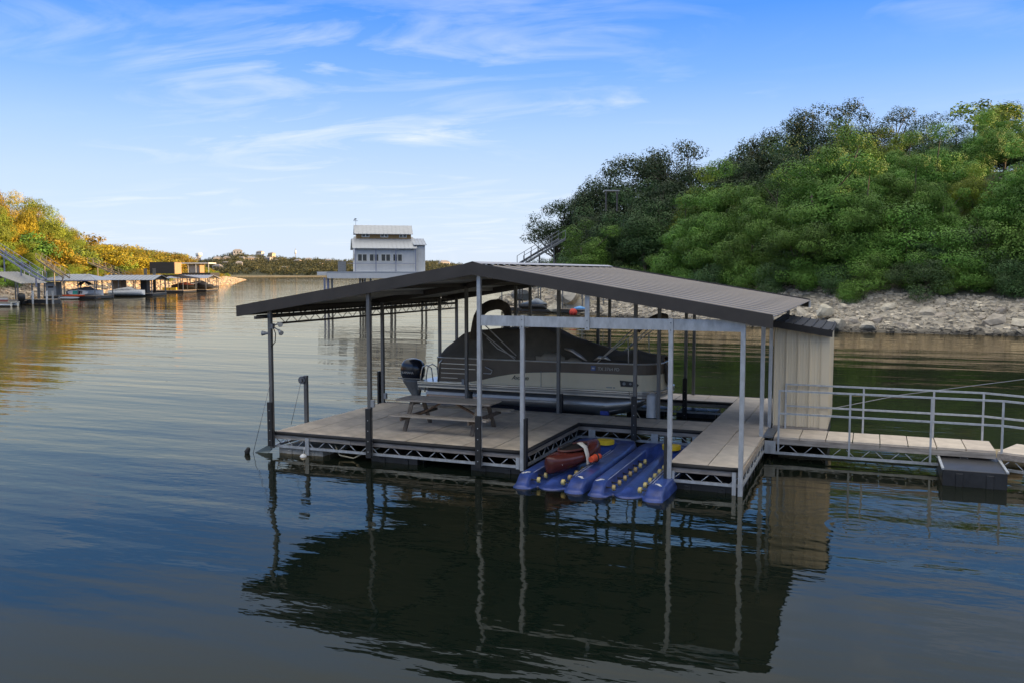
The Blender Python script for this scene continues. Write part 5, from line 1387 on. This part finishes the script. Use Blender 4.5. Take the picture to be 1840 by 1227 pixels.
def small_hull(name, m, parent, L_, W_, H_, z0=0.0, n=12, bow=1.0):
    """pointed boat hull along +x, local coordinates"""
    b = MB(); rings = []
    for i in range(n):
        t = i / (n - 1); x = -L_ / 2 + L_ * t; w = W_ / 2 * (1 - max(0, (t - .5) / .5) ** 2.2 * bow); sh = z0 + H_ * (1 + .18 * t)
        rings.append([(x, -w, sh), (x, -w * .85, z0 + H_ * .35), (x, 0, z0 + H_ * .28 * max(0, t - .6)), (x, w * .85, z0 + H_ * .35), (x, w, sh)])
    b.loft(rings, closed=True, caps=True); return b.build(name, m, parent, org=(0, 0, 0))
def jetski(px, py, D, label, m, rz_):
    p = at(px, py, D=D); j = thing('jet_ski', (p.x, p.y, p.z), label, 'jet ski', rz=rz_, local=True)
    small_hull('hull', BLACKP, j, 3.0, 1.1, .45); b = MB()
    b.loft([[(x, -w, z0), (x, -w * .6, z1), (x, w * .6, z1), (x, w, z0)] for x, w, z0, z1 in ((-1.4, .4, .48, .6), (-.3, .42, .48, .85), (.3, .45, .5, 1.1), (.8, .4, .5, .9), (1.45, .1, .55, .6))]); b.build('body', m, j, org=(0, 0, 0))
    b = MB(); b.tube([(.25, -.4, 1.15), (.3, 0, 1.2), (.25, .4, 1.15)], .03, 6); b.build('handlebar', BLACKP, j, org=(0, 0, 0))
jetski(960, 556, 91, 'grey covered jet ski parked on the shore dock', mat('grey_vinyl', (.22, .25, .28), .4, var=.4, scale=2), R(-10))
p = at(1030, 564, D=90); b = MB(); b.loft([[p + Vector((w * math.cos(a), w * math.sin(a), z)) for a in np.linspace(0, 6.283, 11)[:-1]] for w, z in ((.35, -.15), (.42, .1), (.36, .35), (.2, .5))]); tag(b.build('gear_bag', mat('red_bag', (.55, .05, .03), .7, var=.4, scale=4)), 'red bundle at the edge of the shore dock', 'bag')
p = at(1042, 556, D=92); b = MB(); b.loft([[p + Vector((w * math.cos(a) * 1.7, w * math.sin(a), z)) for a in np.linspace(0, 6.283, 11)[:-1]] for w, z in ((.45, 0), (.35, .18), (.05, .32))]); tag(b.build('tarp', mat('sky_blue_tarp', (.12, .32, .62), .7, var=.2, scale=4)), 'small sky-blue tarp on the shore dock beside the red bundle', 'tarp')

# hillside stair on the right bank
def stair(name, label, pts, w, m, steps=24, rail=True, posts=True):
    """stair flight following points (top to bottom), with stringers, treads and hand rails"""
    a, c = Vector(pts[0]), Vector(pts[-1]); s = thing(name, tuple(c), label, 'stair'); d = c - a
    n = Vector((-d.y, d.x, 0)).normalized() * (w / 2)
    for sg in (-1, 1):
        b = MB(); b.bar(a + n * sg, c + n * sg, .08, .24); b.build('stringer', m, s)
        if rail:
            b = MB(); b.bar(a + n * sg + Vector((0, 0, 1.0)), c + n * sg + Vector((0, 0, 1.0)), .05, .05); b.build('handrail', m, s)
            for k in range(7):
                q = a.lerp(c, k / 6) + n * sg; b = MB(); b.lim(q.x - .03, q.x + .03, q.y - .03, q.y + .03, q.z, q.z + 1.0); b.build('rail_post', m, s)
    for k in range(steps):
        q = a.lerp(c, (k + .5) / steps); b = MB(); b.bar(q - n, q + n, .26, .04); b.build('tread', m, s)
    if posts:
        for k in (.2, .55, .85):
            q = a.lerp(c, k); b = MB(); b.lim(q.x - .07, q.x + .07, q.y - .07, q.y + .07, q.z - 3.5 * (1 - k) - 1.2, q.z); b.build('support', m, s)
    return s
stair('hillside_stair', 'grey steel stair descending the right bank above the roof ridge', [at(1010, 430, D=104), at(935, 476, D=101)], 1.3, GALVD)
# pavilion and terrace glimpsed in the trees
p = at(1098, 372, D=106); pv = thing('pavilion', (p.x, p.y, p.z), 'small pale-roofed pavilion half hidden among the trees', 'pavilion', rz=-YAW, local=True)
lbox('roof', GREYP, pv, (-.9, .9, -.9, .9, 1.75, 1.9)); 
for x in (-.7, .6): lbox('post', BEAMD, pv, (x - .09, x + .09, -1, -.82, -.6, 1.75))
p = at(1822, 322, D=96); tw = thing('terrace_wall', (p.x, p.y, p.z), 'pale stone terrace edge with dark railing at the right edge of the picture', 'terrace', rz=-YAW, local=True)
lbox('wall', mat('terrace_stone', (.45, .42, .37), .85, var=.2, scale=2), tw, (-.9, 9, 0, 4, -1.2, .25))
lbox('rail', GALVD, tw, (-.9, 9, .1, .14, 1.1, 1.16), (-.9, 9, .1, .14, .7, .73))
for i in range(8): lbox('rail_post', GALVD, tw, (-.85 + i * 1.3, -.79 + i * 1.3, .09, .15, .25, 1.12))

# ------------------------------------------------------------------ docks along the left bank
METALR = mat('grey_metal_roof', (.34, .35, .36), .45, .2, var=.12, scale=2)
METALT = mat('tan_metal_roof', (.40, .38, .33), .5, .1, var=.12, scale=2)
BLUER = mat('blue_grey_roof', (.24, .27, .34), .45, .15, var=.1, scale=2)
DKROOF = mat('dark_shed_roof', (.035, .033, .03), .6, var=.2, scale=2)
TANWALL = mat('tan_and_sunlit_wall', (.38, .25, .15), .7, var=.15, scale=2)  # the cabin's own tan, also painted on sides lit by the sun
GREYW = mat('grey_shed_wall', (.36, .36, .35), .6, var=.1, scale=2)
LROT = -YAW
def ldock(px0, px1, pyw, name, label, roof=None, rh=(3.0, 4.2), depth=7.0, over=.5, posts=4, rmat=METALR, extra_rot=0.0, dz=.55):
    """dock whose near edge runs between two pixels of the waterline"""
    a = at(px0, pyw, z=0); D = (a - CAM).dot(FW); W_ = (px1 - px0) / F_PX * D
    t = thing(name, (a.x, a.y, 0), label, 'boat dock', rz=LROT + extra_rot, local=True)
    n = max(2, int(W_ / 1.2))
    for i in range(n): lbox('deck_board', TANW, t, (W_ * i / n + .02, W_ * (i + 1) / n - .02, 0, depth, dz - .06, dz))
    lbox('frame', BLACKP, t, (0, W_, .05, depth, .05, dz - .07))
    zl_, zh_ = rh
    for i in range(posts):
        x = lerp(.15, W_ - .15, i / (posts - 1))
        for y in (.15, depth - .15): lbox('post', GALVD if roof != 'white' else WHITEP, t, (x - .07, x + .07, y - .07, y + .07, -.3, zl_ + .1))
    if roof == 'gable_y':          # ridge along the depth, gable towards the lake
        for s in (0, 1):
            xa, xb = (-over, W_ / 2) if s == 0 else (W_ + over, W_ / 2)
            r0 = MB(); r0.slab((xa, -over, zl_), (xa, depth + over, zl_), (xb, depth + over, zh_), (xb, -over, zh_), .06); ro_ = r0.build('roof', rmat, t, org=(0, 0, 0))
            for k in range(10):
                y = lerp(-over + .05, depth + over - .05, k / 9); q = MB(); q.bar((xa, y, zl_ + .03), (xb, y, zh_ + .03), .05, .04); q.build('roof_rib', rmat, ro_, org=(0, 0, 0))
    if roof == 'gable_x':
        for s in (0, 1):
            ya, yb = (-over, depth / 2) if s == 0 else (depth + over, depth / 2)
            r0 = MB(); r0.slab((-over, ya, zl_), (W_ + over, ya, zl_), (W_ + over, yb, zh_), (-over, yb, zh_), .06); ro_ = r0.build('roof', rmat, t, org=(0, 0, 0))
            for k in range(14):
                x = lerp(-over + .05, W_ + over - .05, k / 13); q = MB(); q.bar((x, ya, zl_ + .03), (x, yb, zh_ + .03), .05, .04); q.build('roof_rib', rmat, ro_, org=(0, 0, 0))
        g = MB(); g.add([(W_, 0, zl_), (W_, depth, zl_), (W_, depth / 2, zh_ - .1), (W_ - .05, 0, zl_), (W_ - .05, depth, zl_), (W_ - .05, depth / 2, zh_ - .1)], [(0, 1, 2), (3, 5, 4), (0, 3, 4, 1), (1, 4, 5, 2), (0, 2, 5, 3)]); g.build('gable', DKROOF, t, org=(0, 0, 0))
    if roof == 'hip':
        r0 = MB(); i_ = min(W_, depth) * .38
        c = [(-over, -over, zl_), (W_ + over, -over, zl_), (W_ + over, depth + over, zl_), (-over, depth + over, zl_)]; rd_ = [(i_, depth / 2, zh_), (W_ - i_, depth / 2, zh_)]
        r0.add(c + rd_, [(0, 1, 5, 4), (1, 2, 5), (2, 3, 4, 5), (3, 0, 4), (3, 2, 1, 0)]); ro_ = r0.build('roof', rmat, t, org=(0, 0, 0))
        for k in range(16):
            x = lerp(-over + .2, W_ + over - .2, k / 15); xe = min(max(x, i_), W_ - i_); q = MB(); q.bar((x, -over, zl_ + .03), (lerp(x, xe, 1), depth / 2, zh_ + .03), .06, .05); q.build('roof_rib', rmat, ro_, org=(0, 0, 0))
        lbox('eave_trim', FRAMEB, t, (-over, W_ + over, -over - .05, -over, zl_ - .16, zl_ + .02))
    return t, W_, D
def runabout(t, x, y, z, L_, label, m, cover=None, canopy=None, rz_=0.0, name='motor_boat'):
    o = Matrix.Rotation(t.rotation_euler[2], 3, 'Z') @ Vector((x, y, z)) + Vector(t.location)
    bt = thing(name, tuple(o), label, 'boat', rz=t.rotation_euler[2] + rz_, local=True)
    small_hull('hull', m, bt, L_, 2.2, 1.0)
    b = MB(); b.loft([[(px_, -w, .95), (px_, -w * .7, z_), (px_, w * .7, z_), (px_, w, .95)] for px_, w, z_ in ((-L_ * .48, .95, 1.1), (-L_ * .2, 1.0, 1.5), (L_ * .08, .98, 1.75), (L_ * .2, .85, 1.35), (L_ * .42, .3, 1.2))]); b.build('cover' if cover else 'deck', cover or WHITEP, bt, org=(0, 0, 0))
    if canopy:
        b = MB(); b.loft([[(px_, -.95, z_), (px_, 0, z_ + .2), (px_, .95, z_), (px_, 0, z_ + .1)] for px_, z_ in ((-1.3, 1.9), (-.6, 2.5), (.3, 2.5), (.9, 2.0))]); b.build('canopy', canopy, bt, org=(0, 0, 0))
    return bt
GREYC = mat('grey_boat_cover', (.22, .20, .19), .8, var=.25, scale=2)
DKBLUE = mat('dark_blue_cover', (.03, .04, .07), .8, var=.2)
REDC = mat('dark_red_cover', (.14, .03, .03), .8, var=.2)
# 1 nearest, cut by the left edge
d1, w1, D1 = ldock(-60, 34, 548, 'gabled_dock', 'dock with pale ribbed gable roof at the left edge of the picture', 'gable_y', (3.0, 4.6), 6, .6, 3, METALT)
pb = at(-4, 552, z=0); pbo = thing('pontoon_boat', (pb.x, pb.y, 0), 'small pontoon boat with striped red side panel at the left edge', 'pontoon boat', rz=LROT, local=True)
for s in (.3, 1.9):
    b = MB(); b.tube([(-4, s, .25), (1.6, s, .25)], .28, 12); b.build('pontoon', ALU, pbo, org=(0, 0, 0))
lbox('deck', ALU, pbo, (-4, 1.7, 0, 2.2, .52, .62)); lbox('side_panel', mat('maroon_panel', (.30, .10, .08), .5), pbo, (-4, 1.3, .05, .1, .65, .95)); lbox('side_panel', WHITEP, pbo, (-4, 1.3, .05, .1, .96, 1.1)); lbox('side_panel', mat('tan_panel', (.5, .40, .30), .6), pbo, (-4, 1.3, .05, .1, 1.11, 1.35))
pe = at(39, 548, z=0); oe = thing('outboard_motor', (pe.x, pe.y, .0), 'black outboard motor tilted at the stern of the small pontoon boat', 'outboard motor', rz=LROT, local=True)
b = MB(); b.loft([[(cx_ + w * math.cos(a), w * math.sin(a), z) for a in np.linspace(0, 6.283, 13)[:-1]] for cx_, w, z in ((0, .1, -.3), (0, .16, .3), (0, .4, .6), (0, .5, 1.0), (0, .45, 1.4), (-.05, .2, 1.6))]); b.build('cowling', BLACKP, oe, org=(0, 0, 0))
# walkway with white piles
d2, w2, D2 = ldock(42, 97, 547, 'pile_walkway', 'short white walkway with four white piles beside the hip-roofed dock', None, (1.0, 1.0), 2.0, posts=2, dz=.7)
for x in (1.4, 3.4, 5.0, 7.2):
    x = min(x, w2 - .1); lbox('pile', WHITEP, d2, (x - .10, x + .10, -.15, .05, -.4, 1.9))
# platform on tall legs
pp_ = at(62, 538, z=0); pf = thing('tall_platform', (pp_.x, pp_.y, 0), 'small railed landing on tall legs above the white piles', 'platform', rz=LROT, local=True)
lbox('floor', TRIMW, pf, (-1.6, 1.6, 0, 2, 3.2, 3.5))
for x in (-.5, .5): lbox('leg', GALVD, pf, (x - .1, x + .1, .2, .4, -.4, 3.2))
for x in (-1.55, -.7, .7, 1.5): lbox('rail_post', TRIMW, pf, (x - .04, x + .04, 0, .08, 3.5, 4.7))
lbox('rail', TRIMW, pf, (-1.6, -.65, 0, .06, 4.65, 4.72), (.65, 1.6, 0, .06, 4.65, 4.72))
# 2 hip roof
d3, w3, D3 = ldock(78, 172, 538, 'hip_roof_dock', 'hip-roofed dock with grey storage box and paddle boards', 'hip', (3.2, 4.2), 7, .6, 4, METALR)
lbox('storage_box', GREYW, d3, (.3, 2.0, .3, 2.0, .6, 2.9)); lbox('box_sign', DKROOF, d3, (.7, 1.6, .27, .3, 1.9, 2.2))
runabout(d3, 5.6, 3.5, .3, 6.0, 'white boat with black canopy under the hip roof', WHITEP, GREYC, DKBLUE)
o = Matrix.Rotation(LROT, 3, 'Z') @ Vector((5.6, .6, .0)) + Vector(d3.location)
def board(name, loc, label, parts_, L_, zh, rz_, tilt):
    t = thing(name, loc, label, 'paddle board', rz=rz_, local=True)
    b = MB(); n_ = 24; poly = [(L_ / 2 * math.cos(a), zh / 2 * (abs(math.sin(a)) ** .7) * (1 if math.sin(a) > 0 else -1)) for a in np.linspace(0, 6.283, n_ + 1)[:-1]]
    b.add([(x, -.05, y) for x, y in poly] + [(x, .05, y) for x, y in poly], [tuple(range(n_)), tuple(range(n_, 2 * n_))[::-1]] + [(i, (i + 1) % n_, n_ + (i + 1) % n_, n_ + i) for i in range(n_)])
    b.build('body', parts_[0], t, org=(0, 0, 0))
    if len(parts_) > 1:
        lbox('deck_pad', parts_[1], t, (-L_ * .26, L_ * .02, -.07, -.055, -zh * .36, zh * .36)); lbox('stripe_pad', INK, t, (L_ * .04, L_ * .14, -.07, -.055, -zh * .34, zh * .34)); lbox('stripe_pad', INK, t, (L_ * .17, L_ * .22, -.07, -.055, -zh * .3, zh * .3))
    t.rotation_euler = (tilt, 0, rz_); return t
board('paddle_board', (o.x, o.y, 1.1), 'white paddle board with teal pad standing on edge', (WHITEP, mat('teal_pad', (.06, .42, .30), .6)), 3.4, .85, LROT, R(-12))
o = Matrix.Rotation(LROT, 3, 'Z') @ Vector((5.2, -.2, .55)) + Vector(d3.location); board('paddle_board', (o.x, o.y, .62), 'bright orange-red board lying at the dock edge', (mat('orange_board', (.75, .10, .02), .5),), 3.9, .30, LROT, 0)
o = Matrix.Rotation(LROT, 3, 'Z') @ Vector((4.6, -.6, .25)) + Vector(d3.location); board('paddle_board', (o.x, o.y, .27), 'white board floating below the orange-red one', (WHITEP,), 3.6, .30, LROT, 0)
# 3 grey gable with covered boat
d4, w4, D4 = ldock(182, 274, 533, 'shed_roof_dock', 'dock with plain grey roof, tan cabin and dark floats', 'gable_x', (3.1, 4.0), 7, .5, 4, METALR)
lbox('cabin', TANWALL, d4, (1.6, 3.1, 1.5, 4, .56, 3.1)); lbox('cabin', DKROOF, d4, (6.4, 7.6, 2.5, 4, .56, 3.1))
runabout(d4, 5.4, -.9, 0.05, 6.5, 'silver-grey covered runabout moored in front of the tan cabin', WHITEP, mat('silver_cover', (.40, .39, .37), .6, var=.3, scale=1.5))
p = at(222, 528, D=D4); b = MB(); b.loft([[p + Vector((1.1 * x * math.cos(0), .4 * math.cos(a), .45 * math.sin(a) * (1 - .4 * abs(x)))) for a in np.linspace(0, 6.283, 11)[:-1]] for x in (-1, -.6, 0, .6, 1)]); tag(b.build('tube_raft', mat('yellow_raft', (.55, .36, .05), .6, var=.4, scale=2)), 'yellow inflatable lying on the grey-roofed dock', 'inflatable')
for x in (6.2, 7.9):
    o = Matrix.Rotation(LROT, 3, 'Z') @ Vector((x, 5.5, 0)) + Vector(d4.location); b = MB(); b.tube([(o.x, o.y, -.3), (o.x, o.y, 5.3)], .28, 12); tag(b.build('steel_pile', BEAMD), 'dark round pile rising behind the grey roof, ' + ('left' if x < 7 else 'right') + ' of the pair', 'pile')
# 4 dark top
d5, w5, D5 = ldock(262, 330, 527, 'dark_top_dock', 'dock topped by a large black box-like upper room', 'gable_y', (3.2, 4.0), 8, .6, 3, DKROOF)
lbox('upper_room', DKROOF, d5, (.2, 5.6, 2, 6, 4.2, 6.8)); lbox('sunlit_upper_side', TANWALL, d5, (5.61, 5.75, 2, 6, 4.2, 6.7))  # golden sun on the right side put in as tan colour
for k in range(2):
    o = Matrix.Rotation(LROT, 3, 'Z') @ Vector((4.1 + k * 1.6, 1.0, .9)) + Vector(d5.location); b = MB(); b.box((o.x, o.y, .9), (1.4, .7, .55), LROT); tag(b.build('dock_box', mat('yellow_box', (.62, .40, .03), .5)), 'yellow dock box under the black upper room, ' + ('left' if k == 0 else 'right') + ' one', 'dock box', 'yellow dock boxes')
# 5 blue-grey roof
d6, w6, D6 = ldock(302, 371, 525, 'blue_roof_dock', 'dock with flat-looking blue-grey roof at the end of the row', 'gable_x', (3.2, 3.9), 8, .4, 5, BLUER)
runabout(d6, 3.0, 2.4, .5, 5.5, 'dark red covered boat under the blue-grey roof', BLACKP, REDC)
runabout(d6, 7.0, 3.2, .5, 5.0, 'dark covered boat beside the red one under the blue-grey roof', BLACKP, DKBLUE)
# 6 upper deck house
d7, w7, D7 = ldock(324, 378, 517, 'upper_deck_dock', 'two-level dock with white roof shelter on its black upper deck', None, (3.4, 3.4), 8, .4, 4)
lbox('upper_deck', DKROOF, d7, (-.2, w7 + .2, -.2, 8, 3.4, 4.4)); lbox('shelter_wall', GREYW, d7, (2.0, 5.0, 2, 6, 4.4, 7.0)); lbox('shelter_roof', TRIMW, d7, (0, w7 - .4, .2, 7, 7.1, 7.45))
lbox('sunlit_shelter_side', TANWALL, d7, (5.01, 5.3, 2, 6, 4.4, 7.0))  # tan right face carries the golden sun in its colour
for x in (.1, 2.4, 4.7, w7 - .5): lbox('shelter_post', TRIMW, d7, (x - .07, x + .07, .3, .44, 4.4, 7.1))
lbox('rail', GALVD, d7, (w7 - .5, w7 + .1, -.1, -.04, 5.3, 5.36))
runabout(d7, 5.0, 3.0, .3, 6.0, 'dark blue covered boat below the black upper deck', WHITEP, DKBLUE)
# stairs of the left bank
def lp_(px, py, D): return at(px, py, D=D)
stair('hillside_stair', 'blue-grey steel stair at the far left, coming down to the railed landing', [lp_(-10, 447, 132), lp_(78, 503, 126)], 1.0, FRAMEB)
stair('hillside_stair', 'slim stair with timber rail down to the hip-roofed dock', [lp_(70, 466, 150), lp_(120, 500, 145)], 1.0, mat('tan_steel', (.24, .21, .16), .6), steps=18)
stair('hillside_stair', 'long sunlit gangway descending to the grey-roofed dock', [lp_(162, 472, 185), lp_(232, 502, 172)], 1.1, mat('brown_timber', (.24, .20, .15), .7), steps=18)

# ------------------------------------------------------------------ houses, water tower and mast on the far hills
FWALL = [mat('far_white_wall', (.62, .58, .52), .7, var=.1), mat('far_tan_wall', (.50, .40, .28), .7, var=.1), mat('far_grey_wall', (.42, .42, .42), .7, var=.1)]
FROOF = mat('far_roof', (.28, .25, .23), .7, var=.15)
fr_ = random.Random(4)
FH = [(392, 470, 15), (408, 470, 13), (428, 455, 16), (432, 467, 12), (450, 470, 14), (458, 466, 11), (480, 467, 12), (466, 455, 10), (486, 458, 9), (510, 485, 10), (533, 474, 12), (388, 488, 14), (430, 484, 12), (555, 468, 11), (590, 470, 10), (372, 482, 10), (498, 470, 9), (575, 480, 9), (405, 480, 9), (800, 477, 18)]
FH.sort()
for i, (px, py, wpx) in enumerate(FH):
    t = min(.97, max(.08, (497 - py) / (497 - interp(px, FARR)))); g0 = far_pt(px, t); D = (g0 - CAM).dot(FW); p = at(px, py + 2, D=D)
    W_ = wpx / F_PX * D; h = W_ * fr_.uniform(.35, .5); hz = min(p.z, g0.z + 6)
    ht = thing('hillside_house', (g0.x, g0.y, max(g0.z + 1.0, hz)), f'small pale house on the far hills, {ordinal(i)} from the left', 'house', 'houses on the far hills', rz=-YAW + fr_.uniform(-.4, .4), local=True)
    m_ = FWALL[fr_.randrange(3)]
    lbox('wall', m_, ht, (-W_ / 2, W_ / 2, 0, 8, -4, h), (-W_ / 2 - 2, 0, 2, 8, -4, h * .7))
    b = MB(); b.add([(-W_ / 2 - .5, -.5, h), (W_ / 2 + .5, -.5, h), (W_ / 2 + .5, 8.5, h), (-W_ / 2 - .5, 8.5, h), (-W_ / 4, 4, h * 1.45), (W_ / 4, 4, h * 1.45)], [(0, 1, 5, 4), (1, 2, 5), (2, 3, 4, 5), (3, 0, 4), (3, 2, 1, 0)]); b.build('roof', FROOF, ht, org=(0, 0, 0))
    for k in range(3): lbox('window', GLASS, ht, (lerp(-W_ / 2, W_ / 2, (k + .3) / 3), lerp(-W_ / 2, W_ / 2, (k + .7) / 3), -.08, -.01, h * .3, h * .75))
g0 = far_pt(358, 1.0); p1, p0 = at(358, 455, D=1320), at(358, 480, D=1320)
wt = thing('water_tower', tuple(p0), 'grey pedestal water tower on the ridge beyond the left headland', 'water tower')
b = MB(); b.tube([(p0.x, p0.y, p0.z - 5), (p0.x, p0.y, p1.z - 7), (p0.x, p0.y, p1.z - 5)], [2.6, 2.6, 3.6], 18); b.build('shaft', WHITEP, wt)
b = MB(); b.tube([(p0.x, p0.y, p1.z - 5.0), (p0.x, p0.y, p1.z - 4), (p0.x, p0.y, p1.z - .5), (p0.x, p0.y, p1.z)], [3.7, 4.6, 4.7, 4.2], 20); b.build('tank', WHITEP, wt)
p1, p0 = at(531, 447, D=1330), at(531, 470, D=1330)
mt = thing('radio_mast', tuple(p0), 'thin lattice radio mast on the far ridge', 'mast')
b = MB(); b.tube([(p0.x, p0.y, p0.z), (p0.x, p0.y, p1.z)], [.6, .35], 6); b.build('mast', GREYP, mt)
b = MB(); b.tube([(p0.x, p0.y, p1.z - 8), (p0.x, p0.y, p1.z - 3)], 1.2, 8); b.build('antenna_panel', WHITEP, mt)

# clean helper properties
for o in bpy.data.objects:
    if '_o' in o: del o['_o']
